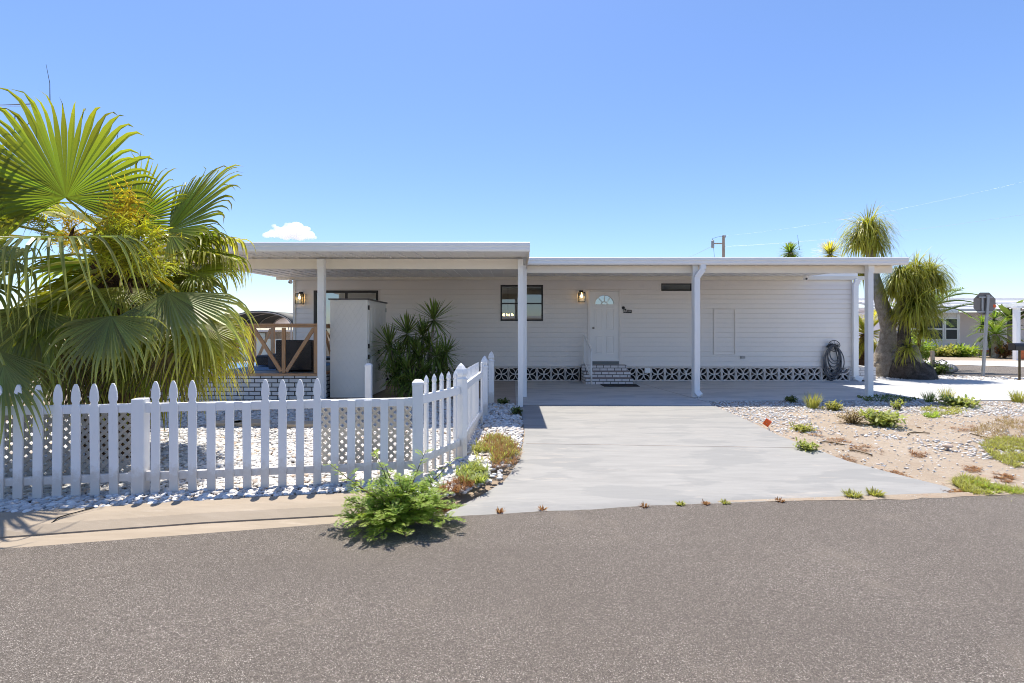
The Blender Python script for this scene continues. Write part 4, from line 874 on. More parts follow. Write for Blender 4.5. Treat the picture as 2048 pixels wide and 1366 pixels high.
spray(U(190,500,5.5), U(268,392,5.2), 60, .30, 'flower', 1); spray(U(200,520,5.4), U(305,460,5.15), 60, .32, 'flowergreen', 2); spray(U(200,535,5.3), U(325,530,5.1), 60, .32, 'flowergreen', 3); spray(U(190,520,5.3), U(245,455,5.0), 56, .30, 'flowergreen', 6); spray(U(200,520,5.3), U(262,500,5.0), 50, .30, 'flowergreen', 7); spray(U(170,500,5.6), U(20,410,5.5), 30, .26, 'flowergreen', 4); spray(U(160,520,5.4), U(130,440,5.3), 24, .22, 'flower', 5)
random.seed(11)
for u, v, du in ((140,478,8),(185,480,12),(275,455,14),(262,590,-4)): m = MB(); m.tube([U(u,v,5.3), U(u+du,v-26,5.28)], [.022,.010], 6); m.build('flower_spathe', M['barkb'], PALM)

# ------------------------------------------------------------------ strap-leaved plants
def rosette(m, c, n, L, w, up=.3, droop=.4, dn=-.5, fold=.25, ax=(0,0,1), seg=5, tip=(0,1)):
    c = V(c); ax = V(ax).normalized(); q = ax.rotation_difference(V((0,0,1))).inverted() if ax != V((0,0,1)) else None
    for i in range(n):
        f = i/n; el = (1.45-(1.45-dn)*f**.85)+R(-.12,.12); t = i*ga+R(-.2,.2); d = V((math.cos(t)*math.cos(el), math.sin(t)*math.cos(el), math.sin(el)))
        if q: d = q @ d
        m.blade(c+ax*(.10*L*(1-f))*1.2-ax*.05*L, d, L*R(.8,1.08)*(.72+.28*min(1,f*3)), w, droop*f**.7*R(.7,1.3), seg, fold=fold, t0=tip[0], t1=tip[1])
YU = T('yucca', 'clump of spiky strap-leaved plants with several heads beside the resin shed', 'plant', tuple(G(838,790,0)))
yb = G(838,790,0); heads = [(868,640,11.3,.62,64),(815,668,11.1,.62,60),(846,672,11.5,.55,44),(780,690,10.9,.60,56),(800,712,10.9,.5,44),(838,715,10.9,.52,48),(872,712,10.8,.5,44),(892,706,11.3,.52,46),(880,742,11,.46,40),(790,748,10.7,.5,46),(815,742,10.6,.5,44),(848,748,10.6,.45,40),(805,775,10.5,.42,34),(862,770,10.8,.40,30),(830,700,11.4,.5,44),(858,690,11.5,.5,40),(880,725,11.5,.5,40),(825,765,10.4,.45,40),(785,715,11.3,.5,44)]
m = MB()
for i, (u, v, y, L, n) in enumerate(heads):
    h = U(u, v, y); r_ = V((yb.x+(h.x-yb.x)*.45+R(-.05,.05), yb.y+(h.y-yb.y)*.4, .0)); m.tube([r_, r_.lerp(h, .5)+V((R(-.06,.06), R(-.05,.05), 0)), h], [.045,.034,.024], 7)
m.tube([yb+V((.03,-.05,-.05)), yb+V((.03,-.05,.2)), yb+V((.05,-.05,.55))], [.17,.13,.09], 10); m.tube([yb+V((.30,.05,-.05)), yb+V((.3,.05,.45))], [.08,.06], 8); m.build('stem', M['barkg'], YU)
for i, (u, v, y, L, n) in enumerate(heads):
    m = MB(); h = U(u, v, y); out = V((h.x-yb.x, h.y-yb.y, .9)); rosette(m, h, int(n*1.3), L*1.08, .044, droop=.30, dn=-1.0 if i != 0 else -.75, ax=out if i else (0,0,1), tip=(0,.8)); m.build('leaf_head', M['yucca'], YU, att=True)
m = MB()
for k in range(70):
    t = R(0,6.28); p = yb+V((math.cos(t)*R(.1,.5), math.sin(t)*R(.1,.4), R(.15,.6))); m.blade(p, (math.cos(t)*.5, math.sin(t)*.5, -.8), R(.2,.4), .03, .5, 4)
m.build('dead_leaf', M['thatch'], YU, att=True)
def pony_head(root, c, L, n, droop=2.3, mat='pony', w=.022, dn=-.6, tuft=True):
    m = MB(); c = V(c); ax = (0,0,1); L *= 1.12; w *= 1.25; n = int(n*1.15)
    for i in range(n):
        f = (i+.5)/n; el = 1.15-(1.15-dn)*f+R(-.25,.25); t = i*ga+R(-.3,.3); d = V((math.cos(t)*math.cos(el), math.sin(t)*math.cos(el), math.sin(el)))
        m.blade(c+V((R(-.07,.07),R(-.07,.07),R(-.12,.10))), d, L*R(.5,1.2), w, droop*(R(.3,.9) if i % 7 == 0 else R(1.3,2.6)), 8, sd=None, t0=0, t1=R(.5,1.2), wp=.7)
    if tuft:
        for k in range(14): m.blade(c+V((0,0,.1)), (R(-.3,.3),R(-.3,.3),1), L*R(.35,.75), w*.7, R(0,.5), 4, t0=0, t1=.1)
    return m.build('leaf_head', M[mat], root, att=True)
# ponytail palms
b1 = G(1772,752,0); b2 = G(1822,757,0)
PA = T('ponytail_palm', 'ponytail palm with smooth pale grey swollen trunk at the house end', 'tree', tuple(b1)); y1 = b1.y
def trunk(root, pts, rs, mat, n=16, seed=0):
    m = MB(); P_ = []; R_ = []
    for i in range(len(pts)-1):
        for k in range(5): t = k/5; P_.append(V(pts[i]).lerp(V(pts[i+1]), t)); R_.append(rs[i]+(rs[i+1]-rs[i])*t)
    P_.append(V(pts[-1])); R_.append(rs[-1]); m.tube(P_, R_, n)
    for i, v in enumerate(m.v):
        q = V(v); k = mnoise.noise(q*2.3+V((seed,0,0)))*.09+mnoise.noise(q*6)*.035; s_ = int(i/n); c = P_[min(s_, len(P_)-1)]; m.v[i] = tuple(q+(q-c)*k*2.2)
    return m.build('trunk', M[mat], root, smooth=True)
Y = y1
trunk(PA, [U(1776,765,Y),U(1777,745,Y),U(1779,725,Y),U(1776,695,Y),U(1775,660,Y),U(1769,625,Y),U(1758,590,Y),U(1750,560,Y),U(1742,520,Y+.1),U(1737,478,Y+.1)], [.50,.53,.46,.29,.205,.195,.185,.15,.12,.10], 'barkg', 18)
trunk(PA, [U(1783,655,Y-.05),U(1790,630,Y-.15),U(1798,612,Y-.2),U(1812,588,Y-.25)], [.12,.10,.09,.07], 'barkg', 10, 3)
trunk(PA, [U(1762,600,Y+.1),U(1740,565,Y+.3),U(1722,545,Y+.5)], [.12,.09,.07], 'barkg', 10, 4)
pony_head(PA, U(1735,458,Y+.1), .98, 420, 2.6); pony_head(PA, U(1718,480,Y+.2), .80, 260, 2.6); pony_head(PA, U(1752,484,Y), .72, 260, 2.6, dn=-.9)
pony_head(PA, U(1815,582,Y-.25), .70, 240, 2.4); pony_head(PA, U(1722,543,Y+.5), .6, 160, 2.4); pony_head(PA, U(1788,628,Y-.25), .36, 110, 2.2, tuft=False); pony_head(PA, U(1800,640,Y-.2), .34, 80, 2.0, 'thatch', tuft=False)
PB = T('ponytail_palm', 'ponytail palm with dark rough swollen trunk nearest the side street', 'tree', tuple(b2)); Y = b2.y+.1
trunk(PB, [U(1824,768,Y),U(1823,752,Y),U(1817,735,Y),U(1812,715,Y),U(1809,698,Y),U(1808,670,Y),U(1811,630,Y),U(1813,600,Y),U(1824,565,Y)], [.64,.61,.46,.31,.19,.15,.14,.14,.11], 'barkd', 18, 7)
trunk(PB, [U(1815,720,Y-.3),U(1808,705,Y-.35),U(1806,690,Y-.4)], [.2,.16,.1], 'barkd', 10, 9); trunk(PB, [U(1838,745,Y-.1),U(1831,718,Y-.2),U(1826,692,Y-.3)], [.26,.18,.10], 'barkg', 10, 8); trunk(PB, [U(1816,600,Y),U(1838,575,Y+.1),U(1850,555,Y+.1)], [.12,.1,.08], 'barkg', 10, 5)
pony_head(PB, U(1830,545,Y), .86, 420, 2.5); pony_head(PB, U(1800,552,Y-.2), .74, 300, 2.5); pony_head(PB, U(1858,550,Y+.1), .78, 360, 2.5); pony_head(PB, U(1842,590,Y-.2), .74, 260, 2.4); pony_head(PB, U(1832,610,Y-.3), .80, 300, 2.5, dn=-.9); pony_head(PB, U(1815,700,Y-.5), .5, 150, 2.0, 'pony'); pony_head(PB, U(1818,632,Y-.3), .6, 170, 2.4); pony_head(PB, U(1872,565,Y), .62, 240, 2.4); pony_head(PB, U(1860,630,Y-.2), .45, 150, 2.2); pony_head(PB, U(1848,662,Y-.3), .5, 170, 2.2); pony_head(PB, U(1790,575,Y+.1), .6, 200, 2.4); pony_head(PB, U(1855,610,Y-.1), .65, 220, 2.4)
# pinnate palms
def pinnate(m, a, d, L, droop, ll, lw=.022, n=26, hang=.8, seg=9, tip=(0,1)):
    p = V(a); d = V(d).normalized(); pts = [p.copy()]; dirs = [d.copy()]
    for i in range(seg): p = p+d*(L/seg); d = (d+V((0,0,-1))*droop*(i+1)/seg*1.6/seg).normalized(); pts.append(p.copy()); dirs.append(d.copy())
    t_ = m.t; m.t = .8; m.tube(pts, [.018*(1-.8*i/seg)*L+.003 for i in range(seg+1)], 5, False); m.t = t_
    for k in range(n):
        f = .16+.84*k/n; x = f*seg; i = min(int(x), seg-1); q = pts[i].lerp(pts[i+1], x-i); dd = dirs[i]; s_ = dd.cross(V((0,0,1))).normalized(); u_ = s_.cross(dd)
        for sg in (-1, 1): m.blade(q, dd*.75+s_*sg*.8+u_*.25, ll*(math.sin(3.0*min(f,.97)*.95+.25)*.6+.45)*R(.9,1.1), lw, hang*R(.7,1.3), 4, t0=tip[0], t1=tip[1])
def feather_palm(base, top, label, nf, L, ll, mat, tr=.12, droop=1.2, cat='palm', tmat='barkb', els=(1.2,-.35), trunk_on=True, name='feather_palm', lw=.022, group=None):
    t = T(name, label, cat, tuple(base), group); base, top = V(base), V(top); m = MB(); m.tube([base+V((0,0,-.1)), base.lerp(top, .5), top], [tr*1.3, tr, tr*.9], 10); m.build('trunk', M[tmat], t)
    for k in range(nf):
        f = k/max(1, nf-1); el = els[0]+(els[1]-els[0])*f+R(-.1,.1); a = k*ga+R(-.2,.2); m = MB()
        pinnate(m, top, (math.cos(a)*math.cos(el), math.sin(a)*math.cos(el), math.sin(el)), L*R(.85,1.1), droop, ll, lw); m.build('frond', M[mat], t, att=True)
    return t
feather_palm((14.75,17.6,0), U(1846,640,17.6), 'feather palm arching over the neighbouring roof behind the ponytail palms', 9, 1.9, .42, 'yucca', .06, .9, els=(1.0,.2), lw=.028)
dp = [o for o in bpy.data.objects if o.name.startswith('feather_palm')][0]
for dx, dz, L in ((1,.55,2.3),(1,.36,2.2),(.9,.8,1.6),(1,.14,1.8)):
    m = MB(); pinnate(m, U(1838,618,17.5), (dx,-.15,dz), L, 1.25, .40, .026, 34, .9); m.build('frond', M['yucca'], dp, att=True)
feather_palm((13.9,19,0), U(1733,668,19), 'squat feather palm with brown skirt seen behind the house corner', 26, 1.15, .34, 'fanyel', .22, 1.1, els=(1.3,-.9), lw=.03)
def rose_palm(u, v, y, n, L, label, mat='ponybright', droop=1.3, tr=.12, w=.05):
    top = U(u, v, y); t = T('crown_palm', label, 'palm', (top.x, top.y, 0)); m = MB(); m.tube([(top.x,top.y,-.1), tuple(top)], [tr*1.5, tr], 9); m.build('trunk', M['barkg'], t); m = MB(); rosette(m, top, n, L, w, droop=droop, dn=-.9, fold=0, seg=6); m.build('crown', M[mat], t, att=True); return t
rose_palm(1580,506,20,300,.60,'bright green palm tuft peeping over the carport roof alone', droop=1.6, w=.035)
rose_palm(1660,510,20,260,.80,'yellowing palm crown over the carport roof edge next to the ponytail crown', 'fanyel', 1.5, w=.035)
m = MB(); a, b = U(1599,500,20), U(1595,470,20); m.tube([a, b], [.012,.004], 5); m.build('spike', M['barkb'], bpy.data.objects['crown_palm'])
# ------------------------------------------------------------------ planter and shrub at the house end
PT = T('brick_planter', 'low white brick planter bed at the end of the house', 'planter', (10.7,14.6,0))
m = MB(); m.box(10.03, 10.80, 14.25, 14.40, -.05, .40); m.box(10.65, 10.80, 14.402, 16.0, -.05, .40); m.build('brick_wall', M['brickG'], PT, bevel=.005)
m = MB(); m.box(10.03, 10.64, 14.402, 16.0, -.05, .33); m.build('soil', M['dirt'], PT)
def bush(name, label, cat, c, r, h, n, leaf, mat, stems=10, flat=1., group=None, lw=.5, shape=None, z0=0.0):
    c = V(c); t = T(name, label, cat, tuple(c), group); m = MB(); tips = []
    for k in range(stems):
        a = ga*k; rr = r*math.sqrt((k+.5)/stems)*.85; tp = c+V((math.cos(a)*rr, math.sin(a)*rr, h*R(.55,1.)*(1-.35*(rr/r)**2))); tips.append(tp); m.tube([c+V((math.cos(a)*.03, math.sin(a)*.03, -.02)), c.lerp(tp, .5)+V((R(-.1,.1)*r, R(-.1,.1)*r, .05*h)), tp], [.008+.006*r,.006,.003], 5, False)
    m.build('stems', M['stem'], t); m = MB()
    for k in range(n):
        tp = random.choice(tips); f = R(.25,1.05); p = c.lerp(tp, f)+V((R(-1,1),R(-1,1),R(-.8,.8)))*.20*r; p.z = max(p.z, c.z+.01)
        d = V((R(-1,1),R(-1,1),R(-.5,.9))).normalized(); m.blade(p, d, leaf*R(.6,1.3), leaf*lw, R(0,1.), 3, t0=R(0,.6), t1=R(.3,1))
    m.build('foliage', M[mat], t, att=True); return t
bush('shrub', 'rounded green shrub growing in the white brick planter', 'shrub', (10.33,14.85,.33), .34, .55, 1500, .07, 'weeddark', 16)
# ------------------------------------------------------------------ weeds
def feather_weed(c, r, h, nst, label, tall=()):
    c = V(c); t = T('weed_bush', label, 'weed', tuple(c)); ms, ml = MB(), MB()
    def leaf(p, d, L):
        d = d.normalized(); s_ = d.cross(V((0,0,1))); s_ = s_.normalized() if s_.length > .05 else V((1,0,0)); n = 9; q = p.copy(); dd = d.copy(); ml.t = R(0,.5)
        for j in range(n):
            q = q+dd*(L/n); dd = (dd+V((0,0,-.06))).normalized(); l = L*.30*math.sin(3.14*(j+.9)/(n+.8))+.006
            for sg in (-1, 1):
                e = (dd*.35+s_*sg+V((0,0,R(-.25,.1)))).normalized(); wv = dd*(l*.20); ml.add([q-wv*.4, q+e*l*.5-wv, q+e*l, q+e*l*.5+wv], [(0,1,2,3)])
    def stem(tp, k, rr=.006):
        pts = [c, c.lerp(tp, .35)+V((0,0,h*.12)), c.lerp(tp, .7)+V((R(-.03,.03),R(-.03,.03),h*.07)), tp]; ms.tube(pts, [rr, rr*.8, rr*.5, .0015], 5, False)
        for i in range(k):
            f = .22+.8*i/k; f = min(f, .995); x = f*3; j = min(int(x), 2); p = pts[j].lerp(pts[j+1], x-j); a = R(0,6.28); leaf(p, V((math.cos(a), math.sin(a), R(-.1,.7)))+(tp-c).normalized()*.5, R(.06,.125))
    for k in range(nst):
        a = ga*k; rr = r*math.sqrt((k+.5)/nst); stem(c+V((math.cos(a)*rr, math.sin(a)*rr*.75, (h*R(.45,1)*(1-.6*(rr/r)**2) if k % 5 < 3 else h*R(.02,.3))+.02)), 15)
    for tp, k in tall: stem(V(tp), k, .007)
    ms.build('stems', M['stem'], t); ml.build('foliage', M['weed'], t, att=True); return t
feather_weed(G(800,1050,-.09), .50, .42, 84, 'feathery green weed bush growing from the kerb end at the street', [(U(656,925,3.95),14),(U(748,905,4.0),16),(U(770,930,3.9),15),(U(852,900,4.15),10),(U(910,915,4.2),15),(U(700,960,3.9),16),(U(880,960,4.1),15),(U(690,1000,3.85),15)])
def tuft(name, label, cat, c, r, h, n, mat, w=.010, droop=.9, group=None, el=.6):
    c = V(c); m = MB()
    for k in range(n):
        a = R(0,6.28); rr = r*math.sqrt(R(0,1)); p = c+V((math.cos(a)*rr*.5, math.sin(a)*rr*.5, -.01)); m.blade(p, (math.cos(a)*R(.1,1)*el, math.sin(a)*R(.1,1)*el, 1), h*R(.5,1.1), w, droop*R(.3,1.4), 4, t0=0, t1=R(.3,1))
    return tag(m.build(name, M[mat], None, att=True), label, cat, group)
def mat_patch(name, label, cat, pts, n, h, mat, w=.012, kind='stuff', low=False):
    """low creeping growth scattered over a polygon of photo points on the ground"""
    poly = [tuple(G(u, v, -.02)[:2]) for u, v in pts]; xs_ = [p[0] for p in poly]; ys_ = [p[1] for p in poly]; cx, cy = sum(xs_)/len(xs_), sum(ys_)/len(ys_); m = MB(); k = 0; tries = 0
    while k < n and tries < n*9:
        tries += 1; x, y = R(min(xs_), max(xs_)), R(min(ys_), max(ys_))
        if not inpoly(x, y, poly) or mnoise.noise(V((x*5, y*5, 2)))+.5*mnoise.noise(V((x*13, y*13, 2))) < -.12: continue
        z = zg(x, y); a = R(0,6.28); k += 1
        if x < .3 and y > 4.35: z = max(z, .012)
        m.blade((x, y, z+R(0,.012)), (math.cos(a), math.sin(a), R(.05,.5) if low else R(.4,1.6)), h*R(.5,1.2), w, R(.2,1.2), 3, t0=0, t1=R(.2,1))
    return tag(m.build(name, M[mat], None, att=True), label, cat, None, kind)
dz = -.03
mat_patch('creeping_weed', 'yellowing creeping weeds spilling from gravel onto the driveway edge', 'weed', [(945,905),(985,875),(1020,885),(1040,915),(1020,935),(960,940)], 1300, .10, 'grass', .012)
mat_patch('dry_weed', 'brown dry stalks among the weeds at the driveway edge', 'weed', [(960,890),(1000,880),(1042,905),(1030,940),(985,945)], 900, .12, 'rust', .008)
mat_patch('green_weed', 'fresh green weeds at the driveway corner behind the feathery bush', 'weed', [(912,955),(945,935),(975,945),(970,975),(930,978)], 800, .085, 'weedpale', .014)
mat_patch('rusty_growth', 'rusty dry growth at the driveway lip near the weed bush', 'weed', [(885,980),(930,965),(950,980),(890,1005),(870,1000)], 800, .07, 'rust', .008)
bush('leafy_weed', 'small dark weed at the foot of the last fence posts', 'weed', G(1006,808,.0), .17, .10, 350, .05, 'weeddark', 9)
bush('leafy_weed', 'small dark weed on the gravel beside the double carport post', 'weed', G(1032,830,.0), .15, .12, 330, .05, 'weeddark', 9)
tuft('grass_tuft', 'bright tall grass tuft at the gravel edge before the breeze blocks', 'grass', G(1625,818,dz), .17, .34, 190, 'grass', .008)
bush('leafy_weed', 'broad leafy green weed right of the dry tangle on the bare soil', 'weed', G(1765,852,dz), .36, .24, 620, .085, 'weedpale', 18, lw=.55)
bush('dry_bush', 'grey-brown dry weed tangle beside the broad leafy weed', 'weed', G(1705,848,dz), .28, .24, 900, .045, 'dry', 18, lw=.25)
bush('leafy_weed', 'green weed left of the dry tangle on the white stones', 'weed', G(1668,822,dz), .2, .16, 400, .06, 'grass', 10)
bush('leafy_weed', 'tall pale weed just behind the broad leafy weed', 'weed', G(1795,822,dz), .14, .24, 170, .06, 'weedpale', 8)
tuft('grass_tuft', 'wispy grey-green grass tuft alone near the slab edge', 'grass', G(1858,806,dz), .14, .30, 130, 'yucca', .007)
bush('leafy_weed', 'leafy weed mound near the slab edge right of the wispy tuft', 'weed', G(1918,814,dz), .42, .20, 620, .085, 'weedpale', 18)
tuft('grass_tuft', 'long-bladed grass tuft behind the leafy weed mound', 'grass', G(1893,802,dz), .18, .34, 130, 'grass', .007)
tuft('grass_tuft', 'grass tuft with a dry seed head at the far edge near the mailbox', 'grass', G(2037,806,dz), .18, .30, 200, 'grass', .008)
bush('leafy_weed', 'dark flat weed in the shaded gravel near the carport downspout', 'weed', G(1582,803,.0), .17, .12, 300, .055, 'weeddark', 8)
mat_patch('shade_weed', 'dark low weeds in shadow at the foot of the end carport post', 'weed', [(1712,796),(1760,792),(1850,800),(1800,806),(1730,804)], 700, .09, 'weeddark', .02)
mat_patch('low_weed', 'yellow green low weeds under the leafy weed mound', 'weed', [(1860,812),(1930,818),(1935,828),(1890,832),(1840,822)], 700, .06, 'grass', .014)
mat_patch('grass_patch', 'yellowish grass patch at the right edge of the bare soil', 'grass', [(1960,885),(2000,872),(2075,878),(2090,915),(2030,922),(1985,905)], 3200, .075, 'grass', .008)
mat_patch('grass_strip', 'green grass strip along the street side of the bare soil', 'grass', [(1905,950),(1930,938),(1990,955),(2070,970),(2080,985),(2000,990),(1930,968)], 4200, .075, 'grass', .009)
mat_patch('grass_strip', 'fresh green grass blades inside the street side strip', 'grass', [(1920,948),(1990,958),(2060,972),(2060,982),(1990,976)], 1200, .07, 'weed', .009)
mat_patch('grass_patch', 'dry brown grass between the two right-hand grass areas', 'grass', [(1940,860),(2010,835),(2080,850),(2060,875),(1970,880)], 1500, .07, 'dry', .007)
mat_patch('grass_patch', 'small flat green patch in the middle of the bare soil', 'grass', [(1845,832),(1875,828),(1882,836),(1855,838)], 260, .07, 'weed', .014)
bush('leafy_weed', 'small green weed at the curved driveway edge below the orange flag', 'weed', G(1612,898,-.04), .20, .09, 260, .05, 'weedpale', 9)
bush('leafy_weed', 'low olive weed on bare soil right of the orange flag', 'weed', G(1604,862,dz), .22, .09, 380, .05, 'grass', 9)
for pts, n in (([(1590,858),(1640,862),(1650,872),(1600,868)],250),([(1640,875),(1690,872),(1700,882),(1650,886)],200),([(1660,905),(1700,900),(1710,912),(1670,915)],200),([(1760,930),(1790,926),(1860,955),(1840,962)],450),([(1820,895),(1855,898),(1850,906),(1825,904)],160),([(1925,918),(1965,922),(1955,932),(1930,930)],200),([(1985,930),(2030,935),(2020,950),(1990,945)],260),([(1900,855),(1945,850),(1960,860),(1910,862)],200),([(1870,950),(1930,962),(1920,972),(1870,960)],250),([(1700,880),(1770,890),(1760,900),(1700,892)],200)):
    u0, v0 = pts[0]; nm = {1590:'before the low olive weed',1640:'below the dry tangle',1660:'between the driveway curve and the soil middle',1760:'in a line along the driveway curve',1820:'beside the curled brown runner',1925:'beside the white stone drift',1985:'above the street side grass strip',1900:'near the pink rock',1870:'at the tip of the driveway flare',1700:'under the broad leafy weed'}[u0]
    mat_patch('rusty_growth', 'rust coloured dry growth on the soil '+nm, 'weed', pts, n, .055, 'rust', .008, low=True)
for u, v, n, mt, lb in ((1360,1010,70,'grass','tiny yellow green tuft in the joint of drive and street'),(1452,1008,60,'grass','tiny green tuft farther along the joint of drive and street'),(1705,993,150,'grass','low olive weed clump at the driveway lip, nearer the house number side'),(1750,990,170,'grass','wider olive weed clump at the driveway lip towards the grass strip'),(1000,1024,40,'rust','tiny dry sprig in the joint beside the weed bush'),(1085,1019,30,'rust','tiny dry sprig in the street joint below the driveway middle'),(1290,1014,40,'rust','tiny rusty sprig next to the first green joint tuft'),(1415,1011,40,'rust','tiny rusty sprig between the two green joint tufts'),(1560,1003,50,'rust','tiny rusty sprig left of the olive weed clumps')):
    tuft('joint_weed', lb, 'weed', (G(u, v, RZ).x, max(G(u, v, RZ).y, Ye(G(u, v, RZ).x)-.01), RZ+.005), .10 if n > 100 else .05, .075 if n > 100 else .045, n, mt, .010, .8, 'weeds in the street joint', 1.8)
for u, v, u2, v2, lb in ((1640,884,1690,888,'dry brown runner lying on soil below the weeds'),(1815,870,1860,868,'curled brown runner lying on the soil centre'),(1700,897,1745,905,'thin dry stick on soil near the driveway curve'),(1940,868,2000,880,'long dry runner beside the brown grass')):
    a, b = G(u, v, dz), G(u2, v2, dz); m = MB(); pts = [a.lerp(b, k/6)+V((0, .10*math.sin(3.1*k/6), .02+zg(a.lerp(b,k/6).x, a.lerp(b,k/6).y)-dz)) for k in range(7)]; m.tube(pts, .008, 5); tag(m.build('dry_runner', M['stem'], smooth=True), lb, 'dead stem')
def rock(u, v, r, mat, lb):
    c = G(u, v, dz); bv, bf = IC[2]; m = MB(); m.add([(c.x+x*r*1.35*(1+.35*mnoise.noise(V((x,y,z))*1.7)), c.y+y*r*(1+.35*mnoise.noise(V((x,y,z+4))*1.7)), c.z+r*.3+z*r*.6*(1+.3*mnoise.noise(V((x+3,y,z))*2))) for x, y, z in bv], [tuple(f) for f in bf]); tag(m.build('rock', M[mat]), lb, 'rock')
rock(1896,894,.048,'rock','pinkish angular rock among the white stone drift'); rock(1936,835,.055,'rockgrey','grey rock on the soil below the leafy weed mound'); rock(1838,857,.025,'barkb','small dark brown lump lying on the soil centre')
FL = T('marker_flag', 'small orange marking flag tilted beside the driveway edge', 'flag', tuple(G(1540,862,dz)))
a = G(1540,860,dz); Yf = a.y; m = MB(); m.tube([a, U(1533,846,Yf)], .004, 5); m.build('wire', M['galv'], FL)
m = MB(); q = [(1525,847),(1533,836.5),(1544.5,843.5),(1535.5,854.5)]; k = 6; vs = []
for i in range(k+1):
    for j in range(k+1):
        s_, t_ = i/k, j/k; u_ = (q[0][0]*(1-s_)+q[1][0]*s_)*(1-t_)+(q[3][0]*(1-s_)+q[2][0]*s_)*t_; v_ = (q[0][1]*(1-s_)+q[1][1]*s_)*(1-t_)+(q[3][1]*(1-s_)+q[2][1]*s_)*t_; vs.append(U(u_, v_, Yf+.012*math.sin(5*s_+3*t_)))
m.add(vs, [(i*(k+1)+j, i*(k+1)+j+1, (i+1)*(k+1)+j+1, (i+1)*(k+1)+j) for i in range(k) for j in range(k)]); fo = m.build('flag_sheet', M['flag'], FL, smooth=True); sd = fo.modifiers.new('solid', 'SOLIDIFY'); sd.thickness = .0012

# ------------------------------------------------------------------ stop sign, mailbox, stump, pole
sy = 15.55; SG = T('stop_sign', 'back of an octagonal road sign on a grey pole by the side street', 'road sign', (15.2,sy,0))
c = U(1969,607,sy); m = MB(); m.prism([(c.x+.385*math.cos(rad(22.5+45*k)), c.z+.385*math.sin(rad(22.5+45*k))) for k in range(8)], sy-.003, sy+.003); m.build('sign_plate', M['signback'], SG)
m = MB(); m.bar(U(1965.5,756,sy-.06), U(1976,590,sy-.05), .085, .05, up=(0,1,0)); m.build('pole', M['galv'], SG, bevel=.006)
m = MB(); m.bar((c.x-.22,sy-.03,c.z+.2),(c.x+.24,sy-.03,c.z+.2), .03, .05); m.bar((c.x-.25,sy-.03,c.z-.27),(c.x+.22,sy-.03,c.z-.27), .03, .05); m.bar((c.x-.09,sy-.02,c.z-.26),(c.x-.09,sy-.02,c.z+.18), .06, .02, up=(0,1,0)); m.build('bracket', M['galv'], SG)
m = MB(); p = U(1989,612,sy); m.box(p.x-.04,p.x+.04,sy-.006,sy-.0035,p.z-.045,p.z+.045); m.build('sticker', M['flag'], SG)
my = 14.3; MX = T('mailbox', 'black mailbox on a thin dark post at the side street', 'mailbox', tuple(G(2038,762,0)))
p = U(2046,694,my); m = MB(); m.tube([U(2039,763,my), U(2039,700,my)], .028, 8); m.build('post', M['stem'], MX)
m = MB(); n = 12; hw = .11; pr = [(-hw,-.10),(hw,-.10)]+[(hw*math.cos(math.pi*k/10), .02+.10*math.sin(math.pi*k/10)) for k in range(11)]; n = len(pr); x0, x1 = U(2024,694,my).x, U(2024,694,my).x+.52
m.add([(x, my+a, p.z+b) for x in (x0, x1) for a, b in pr], [tuple(range(n)), tuple(range(2*n-1,n-1,-1))]+[(i, n+i, n+(i+1) % n, (i+1) % n) for i in range(n)]); m.build('box', M['black'], MX, bevel=.006)
m = MB(); m.box(x0-.012, x0-.001, my-.10, my+.10, p.z-.09, p.z+.10); m.build('door', M['black'], MX)
SW = T('hose_stand', 'grey wooden stake with a curled pipe beside the dark ponytail trunk', 'stake', tuple(G(1866,748,0))); a = G(1866,749,0)
m = MB(); m.bar(a, a+V((-.02,0,.80)), .09, .07, up=(0,1,0)); m.build('stake', M['wirepole'], SW)
m = MB(); m.tube([a+V((.0,-.06,.40)), a+V((.25,-.08,.33)), a+V((.45,-.05,.42)), a+V((.3,0,.5)), a+V((.05,-.05,.42))], .018, 6); m.build('pipe', M['hose'], SW, smooth=True)
rock(1893,748,.27,'rockgrey','large grey boulder beside the wooden stake'); bpy.data.objects['rock.003'].location.z += .10
bush('leafy_weed', 'green leafy weeds around the grey boulder by the stake', 'weed', G(1885,751,0)+V((0,.3,0)), .5, .42, 1100, .10, 'weeddark', 14)
bush('shrub', 'loose light green shrub between dark ponytail trunk and boulder', 'shrub', G(1866,742,0)+V((.2,1.2,0)), .9, 1.45, 3000, .13, 'weed', 24)
# utility pole and lines
uy = 48; UP = T('utility_pole', 'grey wooden utility pole with transformer showing above the carport roof', 'utility pole', (U(1447,500,uy).x, uy, 0)); ux = U(1447,500,uy).x
m = MB(); m.tube([(ux,uy,-.2),(ux,uy,U(0,471,uy).z)], [.20,.13], 10); m.build('pole', M['wirepole'], UP)
za = U(0,487,uy).z; m = MB(); m.bar((ux,uy,za),(ux-1.05,uy,za), .1, .1); m.build('crossarm', M['wirepole'], UP)
m = MB(); m.loft([(.12,za-.45),(.15,za-.4),(.15,za+.25),(.1,za+.32)], ux-1.08, uy, 12); m.build('transformer', M['galv'], UP)
for x_, z_, h_ in ((ux-1.08,za+.322,.18),(ux+.2,za+.6,.25)): m = MB(); m.loft([(.045,z_),(.03,z_+h_)], x_, uy, 8); m.build('insulator', M['galv'], UP)
m = MB(); m.tube([(ux-1.08,uy,za+.5),(ux-.6,uy,za+.65),(ux,uy,za+.75)], .015, 5); m.tube([(ux-1.0,uy,za-.45),(ux-.9,uy,za-1.4)], .015, 5); m.build('jumper', M['black'], UP)
mb = MB(); sp = []      # blown sand along the joint of street and lot
